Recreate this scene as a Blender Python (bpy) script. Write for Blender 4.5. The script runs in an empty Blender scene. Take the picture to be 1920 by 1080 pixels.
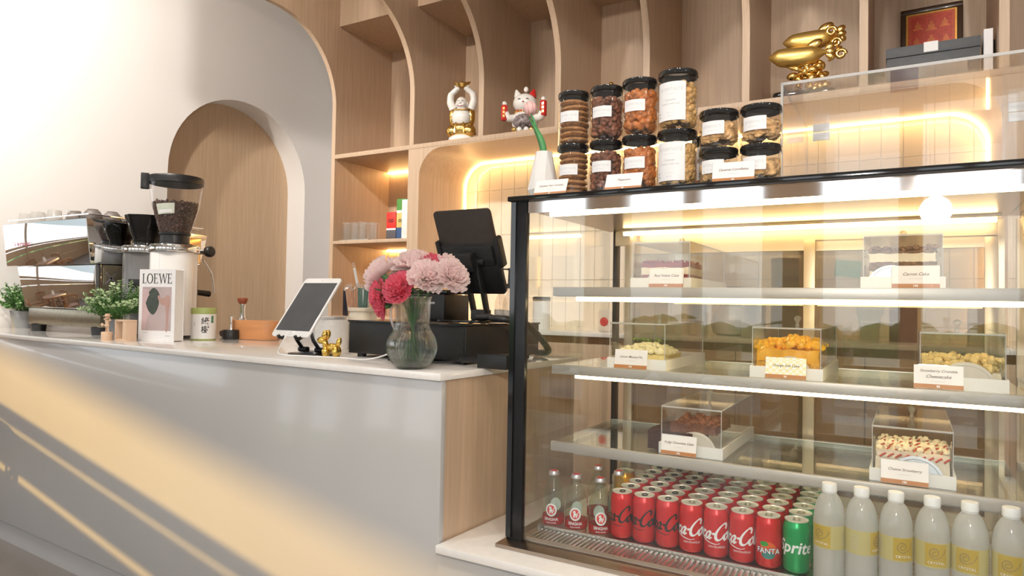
import bpy, bmesh, math, random
from mathutils import Vector, Matrix
random.seed(7)
S = bpy.context.scene
C = S.collection
R = math.radians
PI = math.pi

# ------------------------------------------------------------------ camera
def setup_camera():
    yaw, pit, rol = R(-30.366), R(1.309), R(0.995)
    f = Vector((math.sin(yaw)*math.cos(pit), math.cos(yaw)*math.cos(pit), math.sin(pit)))
    r = Vector((math.cos(yaw), -math.sin(yaw), 0)); u = r.cross(f)
    r2 = r*math.cos(rol)+u*math.sin(rol); u2 = r2.cross(f)
    cd = bpy.data.cameras.new('camera'); cd.lens = 24.0; cd.sensor_width = 36.0
    cd.clip_start = 0.02; cd.clip_end = 200
    co = bpy.data.objects.new('camera', cd); C.objects.link(co)
    m = Matrix((r2, u2, -f)).transposed().to_4x4(); m.translation = (0, 0, 1.13)
    co.matrix_world = m
    S.camera = co
setup_camera()

# ------------------------------------------------------------------ world, sun, daylight, exposure
W = bpy.data.worlds.new('world'); S.world = W; W.use_nodes = True
wn = W.node_tree.nodes; wl = W.node_tree.links
bg = wn['Background']
tc = wn.new('ShaderNodeTexCoord'); sep = wn.new('ShaderNodeSeparateXYZ'); rmp = wn.new('ShaderNodeValToRGB')
wl.new(tc.outputs['Generated'], sep.inputs[0]); wl.new(sep.outputs['Z'], rmp.inputs['Fac'])
rmp.color_ramp.elements[0].position = 0.0; rmp.color_ramp.elements[0].color = (0.95, 0.97, 1.0, 1)
rmp.color_ramp.elements[1].position = 0.9; rmp.color_ramp.elements[1].color = (0.62, 0.78, 1.0, 1)
wl.new(rmp.outputs['Color'], bg.inputs['Color']); bg.inputs['Strength'].default_value = 1.8

def sun_lamp():
    d = Vector((1.0, 0.7, -0.171)).normalized()
    l = bpy.data.lights.new('sun', 'SUN'); l.energy = 4.7; l.angle = R(0.3); l.color = (1.0, 0.62, 0.18)
    o = bpy.data.objects.new('sun', l); C.objects.link(o)
    o.rotation_euler = d.to_track_quat('-Z', 'Y').to_euler(); o.location = (-12, -6, 6)
sun_lamp()

def window_portal(name, loc, rot, sx, sy):
    l = bpy.data.lights.new(name, 'AREA'); l.shape = 'RECTANGLE'; l.size = sx; l.size_y = sy
    l.cycles.is_portal = True
    o = bpy.data.objects.new(name, l); C.objects.link(o); o.location = loc; o.rotation_euler = rot
window_portal('storefront_portal', (-2.0, -3.62, 1.6), (R(-90), 0, R(180)), 11.0, 3.0)
window_portal('side_window_portal', (-7.62, -0.9, 2.0), (0, R(-90), 0), 1.6, 4.6)

S.view_settings.view_transform = 'Standard'
S.view_settings.look = 'None'
S.view_settings.gamma = 1.0
S.view_settings.use_curve_mapping = False
S.view_settings.exposure = 0.45
S.cycles.use_denoising = True
S.cycles.max_bounces = 10; S.cycles.diffuse_bounces = 4; S.cycles.glossy_bounces = 5
S.cycles.transmission_bounces = 8; S.cycles.transparent_max_bounces = 36
S.cycles.use_adaptive_sampling = True; S.cycles.adaptive_threshold = 0.03
S.cycles.caustics_reflective = False; S.cycles.caustics_refractive = False
S.cycles.sample_clamp_indirect = 6.0

# ------------------------------------------------------------------ materials
MATS = {}
def _new(name):
    m = bpy.data.materials.new(name); m.use_nodes = True
    return m, m.node_tree.nodes, m.node_tree.links, m.node_tree.nodes['Principled BSDF']
def mat(name, col=(.8, .8, .8), rough=.5, metal=0., coat=0., spec=.5, trans=0., emit=None, es=0., sss=0., noise=None, bump=None, alpha=1., sheen=0.):
    """plain principled material; noise=(scale, amount, stretch xyz) varies the colour, bump=(scale, strength)"""
    if name in MATS: return MATS[name]
    m, n, l, p = _new(name)
    c = (*col, 1)
    p.inputs['Base Color'].default_value = c; p.inputs['Roughness'].default_value = rough
    p.inputs['Metallic'].default_value = metal; p.inputs['Coat Weight'].default_value = coat
    p.inputs['Coat Roughness'].default_value = .05
    p.inputs['Specular IOR Level'].default_value = spec; p.inputs['Transmission Weight'].default_value = trans
    p.inputs['Sheen Weight'].default_value = sheen
    if sss: p.inputs['Subsurface Weight'].default_value = sss; p.inputs['Subsurface Scale'].default_value = .01
    if emit: p.inputs['Emission Color'].default_value = (*emit, 1); p.inputs['Emission Strength'].default_value = es
    if alpha < 1: p.inputs['Alpha'].default_value = alpha
    t = None
    if noise or bump: t = n.new('ShaderNodeTexCoord')
    if noise:
        mp = n.new('ShaderNodeMapping'); l.new(t.outputs['Object'], mp.inputs[0])
        st = noise[2] if len(noise) > 2 else (1, 1, 1)
        mp.inputs['Scale'].default_value = st
        nz = n.new('ShaderNodeTexNoise'); nz.inputs['Scale'].default_value = noise[0]; nz.inputs['Detail'].default_value = 5
        l.new(mp.outputs[0], nz.inputs['Vector'])
        r = n.new('ShaderNodeValToRGB'); l.new(nz.outputs['Fac'], r.inputs[0])
        a = noise[1]; dk = tuple(max(0, x*(1-a)) for x in col); lt = tuple(min(1, x*(1+a)) for x in col)
        r.color_ramp.elements[0].position = .3; r.color_ramp.elements[0].color = (*dk, 1)
        r.color_ramp.elements[1].position = .7; r.color_ramp.elements[1].color = (*lt, 1)
        l.new(r.outputs[0], p.inputs['Base Color'])
    if bump:
        nb = n.new('ShaderNodeTexNoise'); nb.inputs['Scale'].default_value = bump[0]; nb.inputs['Detail'].default_value = 4
        l.new(t.outputs['Object'], nb.inputs['Vector'])
        b = n.new('ShaderNodeBump'); b.inputs['Strength'].default_value = bump[1]; b.inputs['Distance'].default_value = .01
        l.new(nb.outputs['Fac'], b.inputs['Height']); l.new(b.outputs[0], p.inputs['Normal'])
    MATS[name] = m
    return m
def clear(name, tint=(1, 1, 1), ior=1.5, haze=0., hazecol=(1, 1, 1), refl=1.0):
    """thin clear sheet: transparent with a fresnel mirror coat, haze = share of milky diffuse"""
    if name in MATS: return MATS[name]
    m, n, l, p = _new(name); n.remove(p)
    out = n['Material Output']
    tr = n.new('ShaderNodeBsdfTransparent'); tr.inputs[0].default_value = (*tint, 1)
    gl = n.new('ShaderNodeBsdfGlossy'); gl.inputs['Roughness'].default_value = .01; gl.inputs[0].default_value = (refl, refl, refl, 1)
    lw = n.new('ShaderNodeLayerWeight'); lw.inputs[0].default_value = .5
    pw = n.new('ShaderNodeMath'); pw.operation = 'POWER'; pw.inputs[1].default_value = 5
    f0 = ((ior-1)/(ior+1))**2
    fr = n.new('ShaderNodeMath'); fr.operation = 'MULTIPLY_ADD'; fr.inputs[1].default_value = 1-f0; fr.inputs[2].default_value = f0
    l.new(lw.outputs['Facing'], pw.inputs[0]); l.new(pw.outputs[0], fr.inputs[0])
    mx = n.new('ShaderNodeMixShader')
    l.new(fr.outputs[0], mx.inputs[0]); l.new(gl.outputs[0], mx.inputs[2])
    if haze:
        df = n.new('ShaderNodeBsdfDiffuse'); df.inputs[0].default_value = (*hazecol, 1)
        tl = n.new('ShaderNodeBsdfTranslucent'); tl.inputs[0].default_value = (*hazecol, 1)
        m0 = n.new('ShaderNodeMixShader'); m0.inputs[0].default_value = .5
        l.new(df.outputs[0], m0.inputs[1]); l.new(tl.outputs[0], m0.inputs[2])
        m2 = n.new('ShaderNodeMixShader'); m2.inputs[0].default_value = haze
        l.new(tr.outputs[0], m2.inputs[1]); l.new(m0.outputs[0], m2.inputs[2])
        l.new(m2.outputs[0], mx.inputs[1])
    else:
        l.new(tr.outputs[0], mx.inputs[1])
    l.new(mx.outputs[0], out.inputs[0])
    MATS[name] = m
    return m
def ribglass(name, share=.5):
    if name in MATS: return MATS[name]
    m, n, l, p = _new(name); n.remove(p)
    tr = n.new('ShaderNodeBsdfTransparent'); tr.inputs[0].default_value = (.95, .97, .96, 1)
    gl = n.new('ShaderNodeBsdfGlass'); gl.inputs['IOR'].default_value = 1.45; gl.inputs['Roughness'].default_value = .0
    mx = n.new('ShaderNodeMixShader'); mx.inputs[0].default_value = share
    l.new(tr.outputs[0], mx.inputs[1]); l.new(gl.outputs[0], mx.inputs[2]); l.new(mx.outputs[0], n['Material Output'].inputs[0])
    MATS[name] = m
    return m
def bottlemat(name):
    if name in MATS: return MATS[name]
    m, n, l, p = _new(name); n.remove(p)
    tr = n.new('ShaderNodeBsdfTransparent'); tr.inputs[0].default_value = (.96, .98, .96, 1)
    gl = n.new('ShaderNodeBsdfGlass'); gl.inputs['IOR'].default_value = 1.33; gl.inputs['Roughness'].default_value = .02
    tl = n.new('ShaderNodeBsdfTranslucent'); tl.inputs[0].default_value = (1, 1, .98, 1)
    gs = n.new('ShaderNodeBsdfGlossy'); gs.inputs['Roughness'].default_value = .08
    a = n.new('ShaderNodeMixShader'); a.inputs[0].default_value = .35
    b = n.new('ShaderNodeMixShader'); b.inputs[0].default_value = .42
    df = n.new('ShaderNodeBsdfDiffuse'); df.inputs[0].default_value = (1, 1, .99, 1)
    d = n.new('ShaderNodeMixShader'); d.inputs[0].default_value = .4
    l.new(df.outputs[0], d.inputs[1]); l.new(tl.outputs[0], d.inputs[2])
    c = n.new('ShaderNodeMixShader'); c.inputs[0].default_value = .05
    l.new(tr.outputs[0], a.inputs[1]); l.new(gl.outputs[0], a.inputs[2]); l.new(a.outputs[0], b.inputs[1]); l.new(d.outputs[0], b.inputs[2])
    l.new(b.outputs[0], c.inputs[1]); l.new(gs.outputs[0], c.inputs[2]); l.new(c.outputs[0], n['Material Output'].inputs[0])
    MATS[name] = m
    return m
def petal(name, col, amt):
    if name in MATS: return MATS[name]
    m, n, l, p = _new(name); n.remove(p)
    t = n.new('ShaderNodeTexCoord'); nz = n.new('ShaderNodeTexNoise'); nz.inputs['Scale'].default_value = 30
    l.new(t.outputs['Object'], nz.inputs['Vector'])
    r = n.new('ShaderNodeValToRGB'); l.new(nz.outputs['Fac'], r.inputs[0])
    r.color_ramp.elements[0].position = .3; r.color_ramp.elements[0].color = (*[c*(1-amt) for c in col], 1)
    r.color_ramp.elements[1].position = .7; r.color_ramp.elements[1].color = (*[min(1, c*(1+amt)) for c in col], 1)
    df = n.new('ShaderNodeBsdfDiffuse'); tl = n.new('ShaderNodeBsdfTranslucent'); mx = n.new('ShaderNodeMixShader'); mx.inputs[0].default_value = .58
    l.new(r.outputs[0], df.inputs[0]); l.new(r.outputs[0], tl.inputs[0]); l.new(df.outputs[0], mx.inputs[1]); l.new(tl.outputs[0], mx.inputs[2])
    l.new(mx.outputs[0], n['Material Output'].inputs[0]); MATS[name] = m
    return m
def glow(name, col, strength):
    if name in MATS: return MATS[name]
    m, n, l, p = _new(name)
    p.inputs['Base Color'].default_value = (*col, 1)
    p.inputs['Emission Color'].default_value = (*col, 1); p.inputs['Emission Strength'].default_value = strength
    MATS[name] = m
    return m
def oak(name, c1, c2, rough=.45, axis='Z'):
    if name in MATS: return MATS[name]
    m, n, l, p = _new(name)
    t = n.new('ShaderNodeTexCoord'); mp = n.new('ShaderNodeMapping')
    sc = [26, 26, 26]; sc['XYZ'.index(axis)] = 1.1
    mp.inputs['Scale'].default_value = sc
    l.new(t.outputs['Object'], mp.inputs[0])
    nz = n.new('ShaderNodeTexNoise'); nz.inputs['Scale'].default_value = 2.6; nz.inputs['Detail'].default_value = 8; nz.inputs['Roughness'].default_value = .62
    l.new(mp.outputs[0], nz.inputs['Vector'])
    r = n.new('ShaderNodeValToRGB'); l.new(nz.outputs['Fac'], r.inputs[0])
    r.color_ramp.elements[0].position = .32; r.color_ramp.elements[0].color = (*c1, 1)
    r.color_ramp.elements[1].position = .68; r.color_ramp.elements[1].color = (*c2, 1)
    l.new(r.outputs[0], p.inputs['Base Color']); p.inputs['Roughness'].default_value = rough
    b = n.new('ShaderNodeBump'); b.inputs['Strength'].default_value = .06; b.inputs['Distance'].default_value = .002
    l.new(nz.outputs['Fac'], b.inputs['Height']); l.new(b.outputs[0], p.inputs['Normal'])
    MATS[name] = m
    return m

OAK = oak('oak_veneer', (.50, .355, .24), (.61, .448, .315))
OAKL = oak('oak_door_veneer', (.58, .41, .255), (.68, .50, .335))
OAKD = oak('oak_dark', (.30, .16, .07), (.40, .23, .11))
OAKF = oak('oak_furniture', (.30, .13, .05), (.42, .2, .09), .35)
WALL = mat('white_plaster', (.86, .84, .825), .7, bump=(180, .03))
CEILM = mat('ceiling_white', (.86, .85, .84), .8, bump=(120, .02))
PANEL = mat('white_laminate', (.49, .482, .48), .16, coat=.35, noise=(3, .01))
QUARTZ = mat('white_quartz', (.86, .83, .80), .12, coat=.5, noise=(60, .025))
FLOORM = mat('grey_floor', (.22, .195, .175), .3, noise=(2.2, .08), bump=(90, .02))
BLACK = mat('black_metal', (.012, .012, .014), .28, metal=.2, noise=(40, .1))
BLACKP = mat('black_plastic', (.016, .016, .017), .38, noise=(60, .12))
BLACKG = mat('black_gloss', (.01, .01, .011), .08, coat=.5, noise=(30, .1))
CHROME = mat('chrome', (.86, .86, .87), .05, metal=1, noise=(20, .02))
STEEL = mat('brushed_steel', (.72, .69, .65), .28, metal=1, noise=(8, .08, (1, 40, 40)))
STEELW = mat('warm_steel', (.52, .42, .34), .3, metal=1, noise=(8, .08, (1, 40, 40)))
ALU = mat('champagne_aluminium', (.72, .60, .44), .38, metal=.6, noise=(12, .04))
GOLD = mat('gold', (.92, .62, .20), .16, metal=1, noise=(30, .08))
GOLDS = mat('satin_gold', (.85, .58, .18), .35, metal=.9, noise=(30, .06), bump=(60, .1))
GLASS = clear('clear_glass', (.985, .995, .985), 1.5)
SHELFG = clear('shelf_glass', (.90, .95, .92), 1.45, haze=.05, hazecol=(.8, .9, .85))
ACRYL = clear('clear_acrylic', (.99, .99, .985), 1.45, haze=.012)
ACEDGE = clear('acrylic_edge', (.9, .9, .9), 1.5, haze=.78, hazecol=(.95, .95, .95))
JARP = clear('jar_plastic', (.97, .97, .97), 1.6, haze=.03)
DOORG = clear('rear_door_glass', (.64, .58, .47), 1.7, haze=.12, hazecol=(.8, .72, .58))
LED = glow('warm_led', (1.0, .66, .27), 15)
LEDS = glow('warm_led_tube', (1.0, .72, .36), 11)
WHITE = mat('white_plastic', (.85, .84, .83), .35, noise=(40, .01))
PAPER = mat('white_paper', (.86, .85, .86), .6, noise=(50, .015))

# ------------------------------------------------------------------ mesh building
class MB:
    def __init__(s): s.v = []; s.f = []
    def add(s, vs, fs, M=None):
        o = len(s.v)
        s.v += [tuple(M @ Vector(v)) if M is not None else tuple(v) for v in vs]
        s.f += [tuple(i+o for i in f) for f in fs]
        return s
    def box(s, x0, x1, y0, y1, z0, z1, M=None):
        vs = [(x0, y0, z0), (x1, y0, z0), (x1, y1, z0), (x0, y1, z0), (x0, y0, z1), (x1, y0, z1), (x1, y1, z1), (x0, y1, z1)]
        return s.add(vs, [(0, 3, 2, 1), (4, 5, 6, 7), (0, 1, 5, 4), (1, 2, 6, 5), (2, 3, 7, 6), (3, 0, 4, 7)], M)
    def lathe(s, prof, n=32, M=None, c0=True, c1=True):
        vs = []; fs = []
        for r, z in prof:
            for i in range(n):
                a = 2*PI*i/n; vs.append((r*math.cos(a), r*math.sin(a), z))
        for k in range(len(prof)-1):
            for i in range(n):
                j = (i+1) % n
                fs.append((k*n+i, k*n+j, (k+1)*n+j, (k+1)*n+i))
        if c0 and prof[0][0] > 1e-6: fs.append(tuple(range(n-1, -1, -1)))
        if c1 and prof[-1][0] > 1e-6: fs.append(tuple((len(prof)-1)*n+i for i in range(n)))
        return s.add(vs, fs, M)
    def cyl(s, p0, p1, r0, r1=None, n=16):
        r1 = r0 if r1 is None else r1
        p0 = Vector(p0); p1 = Vector(p1); d = p1-p0
        M = Matrix.Translation(p0) @ d.to_track_quat('Z', 'Y').to_matrix().to_4x4()
        return s.lathe([(r0, 0), (r1, d.length)], n, M)
    def tube(s, pts, r, n=8, closed=False):
        pts = [Vector(p) for p in pts]; m = len(pts); rings = []
        rr = r if isinstance(r, (list, tuple)) else [r]*m
        up = None
        for i, p in enumerate(pts):
            a = pts[(i-1) % m] if (closed or i) else p; b = pts[(i+1) % m] if (closed or i < m-1) else p
            t = (b-a).normalized()
            if up is None:
                up = Vector((0, 0, 1)) if abs(t.z) < .9 else Vector((1, 0, 0))
            up = (up - t*up.dot(t)).normalized(); w = t.cross(up)
            rings.append([p+(up*math.cos(2*PI*k/n)+w*math.sin(2*PI*k/n))*rr[i] for k in range(n)])
        vs = [v for g in rings for v in g]; fs = []
        for i in range(m if closed else m-1):
            j = (i+1) % m
            for k in range(n):
                q = (k+1) % n; fs.append((i*n+k, j*n+k, j*n+q, i*n+q))
        if not closed:
            fs.append(tuple(range(n))); fs.append(tuple((m-1)*n+k for k in range(n-1, -1, -1)))
        return s.add(vs, fs)
    def prism(s, poly, axis, a, b, M=None):
        """poly: 2d outline; axis 'X' (poly is y,z), 'Y' (x,z), 'Z' (x,y)"""
        def q(p, t): return {'X': (t, p[0], p[1]), 'Y': (p[0], t, p[1]), 'Z': (p[0], p[1], t)}[axis]
        n = len(poly); vs = [q(p, a) for p in poly]+[q(p, b) for p in poly]
        fs = [tuple(range(n-1, -1, -1)), tuple(range(n, 2*n))]+[(i, (i+1) % n, n+(i+1) % n, n+i) for i in range(n)]
        return s.add(vs, fs, M)
    def ball(s, c, r, n=12, m=8, sc=(1, 1, 1), M=None):
        pr = [(max(1e-5, math.sin(PI*k/m)), -math.cos(PI*k/m)) for k in range(m+1)]
        T = Matrix.Translation(Vector(c)) @ (M if M is not None else Matrix()) @ Matrix.Diagonal((r*sc[0], r*sc[1], r*sc[2], 1))
        return s.lathe(pr, n, T, False, False)
    def patch(s, r, a0, a1, z0, z1, n=12, M=None):
        """piece of a cylinder wall round Z, angles from -Y towards +X"""
        vs = []; fs = []
        for i in range(n+1):
            a = a0+(a1-a0)*i/n
            vs += [(r*math.sin(a), -r*math.cos(a), z0), (r*math.sin(a), -r*math.cos(a), z1)]
        for i in range(n): fs.append((2*i, 2*i+2, 2*i+3, 2*i+1))
        return s.add(vs, fs, M)
    def mesh(s, name, bevel=0., smooth=35, seg=2, wn=True):
        me = bpy.data.meshes.new(name)
        me.from_pydata(s.v, [], s.f)
        bm = bmesh.new(); bm.from_mesh(me)
        bmesh.ops.remove_doubles(bm, verts=bm.verts, dist=1e-6)
        bmesh.ops.recalc_face_normals(bm, faces=bm.faces)
        if bevel:
            es = [e for e in bm.edges if len(e.link_faces) == 2 and e.calc_face_angle(0) > R(40)]
            bmesh.ops.bevel(bm, geom=es, offset=bevel, segments=seg, affect='EDGES', profile=.5, clamp_overlap=True)
        bm.to_mesh(me); bm.free()
        if smooth:
            me.shade_smooth(); me.set_sharp_from_angle(angle=R(smooth))
        return me
    def build(s, name, m, parent=None, world=False, **k):
        return link(name, s.mesh(name, **k), m, parent, world)
def mw(o):
    m = Matrix.LocRotScale(o.location, o.rotation_euler, o.scale)
    return mw(o.parent) @ o.matrix_parent_inverse @ m if o.parent else m
def link(name, me, m, parent=None, world=False):
    o = bpy.data.objects.new(name, me); C.objects.link(o)
    if m is not None and not me.materials: me.materials.append(m)
    if parent is not None:
        o.parent = parent
        if world: o.matrix_parent_inverse = mw(parent).inverted()
    return o
def tag(o, label=None, cat=None, group=None, kind=None):
    if label: o['label'] = label
    if cat: o['category'] = cat
    if group: o['group'] = group
    if kind: o['kind'] = kind
    return o
def thing(name, label, cat, loc=(0, 0, 0), rz=0., group=None, kind=None):
    o = bpy.data.objects.new(name, None); C.objects.link(o)
    o.empty_display_size = .05
    o.location = loc; o.rotation_euler = (0, 0, rz)
    return tag(o, label, cat, group, kind)
def struct(name, mb, m, label, parent=None, **k):
    o = mb.build(name, m, parent, parent is not None, **k); o['kind'] = 'structure'; o['label'] = label
    return o
def copytree(o, loc=None, rz=None, label=None, group=None, parent=None):
    c = o.copy(); C.objects.link(c)
    if parent is not None: c.parent = parent; c.matrix_parent_inverse = o.matrix_parent_inverse.copy()
    if loc is not None: c.location = loc
    if rz is not None: c.rotation_euler = (0, 0, rz)
    if label: c['label'] = label
    if group: c['group'] = group
    for ch in list(o.children): copytree(ch, parent=c)
    return c
def rbox(x0, x1, y0, y1, z0, z1, M=None): return MB().box(x0, x1, y0, y1, z0, z1, M)
def rrect(x0, x1, y0, y1, r, n=6):
    pts = []
    for cx, cy, a in ((x1-r, y1-r, 0), (x0+r, y1-r, 90), (x0+r, y0+r, 180), (x1-r, y0+r, 270)):
        for i in range(n+1):
            t = R(a+90*i/n); pts.append((cx+r*math.cos(t), cy+r*math.sin(t)))
    return pts
def arc(cx, cy, r, a0, a1, n):
    return [(cx+r*math.cos(R(a0+(a1-a0)*i/n)), cy+r*math.sin(R(a0+(a1-a0)*i/n))) for i in range(n+1)]
def ordn(k): return ['first', 'second', 'third', 'fourth', 'fifth', 'sixth', 'seventh', 'eighth', 'ninth', 'tenth'][k]

_tcache = {}
def text2d(s, size, shear=0., align='CENTER', bold=0., space=1.0):
    """flat outline of lettering as (verts, tris) in x,y"""
    key = (s, shear, align, bold, space)
    if key not in _tcache:
        cu = bpy.data.curves.new('lettering', 'FONT'); cu.body = s; cu.size = 1; cu.align_x = align; cu.align_y = 'CENTER'
        cu.shear = shear; cu.resolution_u = 3; cu.space_character = space; cu.offset = bold
        ob = bpy.data.objects.new('lettering', cu); C.objects.link(ob)
        dg = bpy.context.evaluated_depsgraph_get(); dg.update()
        ev = ob.evaluated_get(dg); me = ev.to_mesh()
        vs = [(v.co.x, v.co.y) for v in me.vertices]; fs = [tuple(p.vertices) for p in me.polygons]
        ev.to_mesh_clear(); bpy.data.objects.remove(ob); bpy.data.curves.remove(cu)
        _tcache[key] = (vs, fs)
    vs, fs = _tcache[key]
    return [(x*size, y*size) for x, y in vs], fs
def slice2d(vs, fs, step):
    bm = bmesh.new(); bv = [bm.verts.new((x, y, 0)) for x, y in vs]
    for f in fs:
        try: bm.faces.new([bv[i] for i in f])
        except ValueError: pass
    x0 = min(v[0] for v in vs); x1 = max(v[0] for v in vs); x = x0+step
    while x < x1:
        bmesh.ops.bisect_plane(bm, geom=bm.verts[:]+bm.edges[:]+bm.faces[:], plane_co=(x, 0, 0), plane_no=(1, 0, 0)); x += step
    bm.verts.index_update()
    r = [(v.co.x, v.co.y) for v in bm.verts], [tuple(v.index for v in f.verts) for f in bm.faces]
    bm.free(); return r
def wrap(vs, fs, r, a0, z0):
    return MB().add([(r*math.sin(a0+x/r), -r*math.cos(a0+x/r), z0+y) for x, y in vs], fs)
def flat(vs, fs, M):
    """lettering laid into the local x,z plane of M, facing -y"""
    return MB().add([(x, 0, y) for x, y in vs], fs, M)
def flatmesh(mb, name):
    me = bpy.data.meshes.new(name); me.from_pydata(mb.v, [], mb.f); return me
def ribbon(pts, w, pen=None):
    """flat calligraphic stroke along 2d points; pen=(angle, thin/thick) varies the width"""
    vs = []; fs = []
    n = len(pts)
    for i in range(n):
        ax, ay = pts[max(0, i-1)]; bx, by = pts[min(n-1, i+1)]
        dx, dy = bx-ax, by-ay; L = math.hypot(dx, dy) or 1; dx /= L; dy /= L
        ww = w
        if pen: ww = w*(pen[1]+(1-pen[1])*abs(dx*math.sin(pen[0])-dy*math.cos(pen[0])))
        x, y = pts[i]; vs += [(x-dy*ww/2, y+dx*ww/2), (x+dy*ww/2, y-dx*ww/2)]
    for i in range(n-1): fs.append((2*i, 2*i+1, 2*i+3, 2*i+2))
    return vs, fs
def join2d(parts):
    V = []; F = []
    for vs, fs in parts:
        o = len(V); V += vs; F += [tuple(i+o for i in f) for f in fs]
    return V, F
def spline(pts, n=8):
    """Catmull-Rom through points (2d or 3d)"""
    out = []; m = len(pts)
    P = [Vector(p) for p in pts]
    for i in range(m-1):
        p0 = P[max(0, i-1)]; p1 = P[i]; p2 = P[i+1]; p3 = P[min(m-1, i+2)]
        for k in range(n):
            t = k/n
            out.append(tuple(.5*((2*p1)+(p2-p0)*t+(2*p0-5*p1+4*p2-p3)*t*t+(3*p1-p0-3*p2+p3)*t**3)))
    out.append(tuple(P[-1])); return out

# ================================================================== THE SETTING
CZ = 3.5            # ceiling
CT = .951           # serving counter top
TT = 1.402          # top of the display case
SB = 2.10           # upper face of the long shelf board

struct('floor', rbox(-7.8, 3.3, -3.8, 4.6, -.06, 0), FLOORM, 'grey polished floor of the cafe')
struct('ceiling', rbox(-7.8, 3.3, -3.8, 4.6, CZ, CZ+.06), CEILM, 'plain white ceiling of the cafe')
# arched wall on the left
ay0, ay1, aspr = 2.755, 3.95, 2.0
acy = (ay0+ay1)/2; ar = (ay1-ay0)/2
poly = [(1.76, 0), (ay0, 0)]+arc(acy, aspr, ar, 180, 0, 28)+[(ay1, 0), (4.6, 0), (4.6, CZ), (1.76, CZ)]
struct('wall_left', MB().prism(poly, 'X', -4.52, -4.3), WALL, 'white plaster wall with an arched doorway', smooth=20)
d1 = struct('door_1', MB().prism([(ay0-.02, 0)]+arc(acy, aspr, ar+.02, 180, 0, 28)+[(ay1+.02, 0)], 'X', -4.56, -4.50), OAKL, 'arched light oak door panel set in the white wall', smooth=20)
struct('wall_corner', rbox(-7.8, -4.52, 1.76, 1.96, 0, CZ), WALL, 'white wall turning away beside the counter end')
struct('wall_back', rbox(-4.6, 3.3, 4.4, 4.6, 0, CZ), WALL, 'white wall behind the shelving')
struct('wall_right', rbox(3.1, 3.3, -3.8, 4.6, 0, CZ), WALL, 'white side wall of the cafe')

# storefront behind the camera: oak columns and tall panes
wf = thing('wall_front', 'glazed shopfront with light oak columns', None, (-2.2, -3.7, 0), kind='structure')
x = -7.8; k = 0
cols = [(-7.8, -6.3), (-5.7, -5.45), (-4.75, -4.3), (-3.75, -3.6), (-3.0, -2.55), (-1.95, -1.8), (-1.2, -.7), (-.1, .08), (.75, 1.2), (1.8, 1.95), (2.6, 3.3)]
for a, b in cols: rbox(a, b, -3.8, -3.6, 0, CZ).build('column', OAK, wf, True, bevel=.004)
rbox(-6.3, 2.6, -3.78, -3.62, 2.95, CZ).build('lintel', OAK, wf, True)
rbox(-6.3, 2.6, -3.78, -3.62, 0, .12).build('sill', OAK, wf, True)
for i in range(len(cols)-1):
    a = cols[i][1]; b = cols[i+1][0]
    rbox(a, b, -3.715, -3.705, .12, 2.95).build('pane', GLASS, wf, True)
# glazed side wall far to the left: boards with open joints under a long window
wsd = thing('wall_side', 'side wall of boards below a long window', None, (-7.6, -1, 0), kind='structure')
for z0, z1 in ((0, .5), (.502, 1.010), (1.040, 1.215), (1.232, 1.305), (2.7, CZ)):
    rbox(-7.606, -7.594, -3.6, 1.76, z0, z1).build('board', OAK, wsd, True)
for y in (-3.6, .62, 1.66):
    rbox(-7.66, -7.54, y, y+.1, 0, CZ).build('post', OAK, wsd, True)
# street outside
struct('ground', rbox(-40, 40, -40, 30, -.2, -.08), mat('street_paving', (.42, .41, .40), .8, noise=(1.5, .1)), 'pale paving outside the shopfront')
cn = thing('occluder', 'added unseen sun canopy across the road', 'occluder', (-30, -18, 0), kind='structure')  # added unseen, cuts the soft upper edge of the sun band
rbox(-30.3, -30, -45, 8, 5.43, 13.0).build('fascia', mat('occluder_grey', (.5, .5, .5), .7, noise=(4, .05)), cn, True)
for y in (-44, -30, 2): rbox(-30.3, -30, y, y+.3, -.08, 5.43).build('post', STEEL, cn, True)
hedge_m = mat('hedge_green', (.09, .2, .05), .8, noise=(14, .5), bump=(30, 1.0))
mb = MB()
for i in range(60):
    mb.ball((-7+i*.22+random.uniform(-.1, .1), -7.5+random.uniform(-.2, .2), .35+random.uniform(-.1, .25)), .42, 8, 6)
for i in range(22): mb.ball((-10.2+random.uniform(-.2, .2), -4+i*.3, .3+random.uniform(-.1, .2)), .45, 8, 6)
struct('lawn', rbox(-28, -8.2, -30, 12, -.08, -.05), mat('lawn_green', (.12, .26, .06), .9, noise=(20, .3)), 'strip of green lawn outside the side window')
tag(mb.build('hedge', hedge_m), 'clipped green hedge outside the shopfront', 'hedge', kind='stuff')

# ------------------------------------------------------------------ built-in oak shelving on the back wall
YB, YK = 3.30, 3.87
su = thing('oak_shelving', 'built-in light oak shelving with curved fins over the back counter', 'shelving', (-1, YB, 0))
fins = [-3.333, -2.672, -2.163, -1.666, -1.166, -.678, -.184, .314, .81, 1.305, 1.80]
def fin_poly(z0):
    return [(YK, z0), (YK, CZ-.002), (1.7, CZ-.002), (1.7, 2.92)]+arc(2.8, 2.42, .5, 90, 0, 20)+[(YB, z0)]
fme = MB().prism(fin_poly(SB), 'X', -.017, .017).mesh('fin', smooth=20)
for i, fx in enumerate(fins):
    if i == 0:
        MB().prism(fin_poly(0), 'X', fx-.016, fx+.016).build('fin', OAK, su, True, smooth=20)
    else:
        o = link('fin', fme, OAK, su, True); o.location = (fx, 0, 0)
for i in range(len(fins)-1):
    rbox(fins[i]+.018, fins[i+1]-.018, YB+.015, YK-.02, 2.965, CZ-.004).build('bulkhead', OAK, su, True)
    rbox(fins[i]+.017, fins[i+1]-.017, YK-.02, YK, SB, 2.965).build('back_panel', OAK, su, True)
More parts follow.
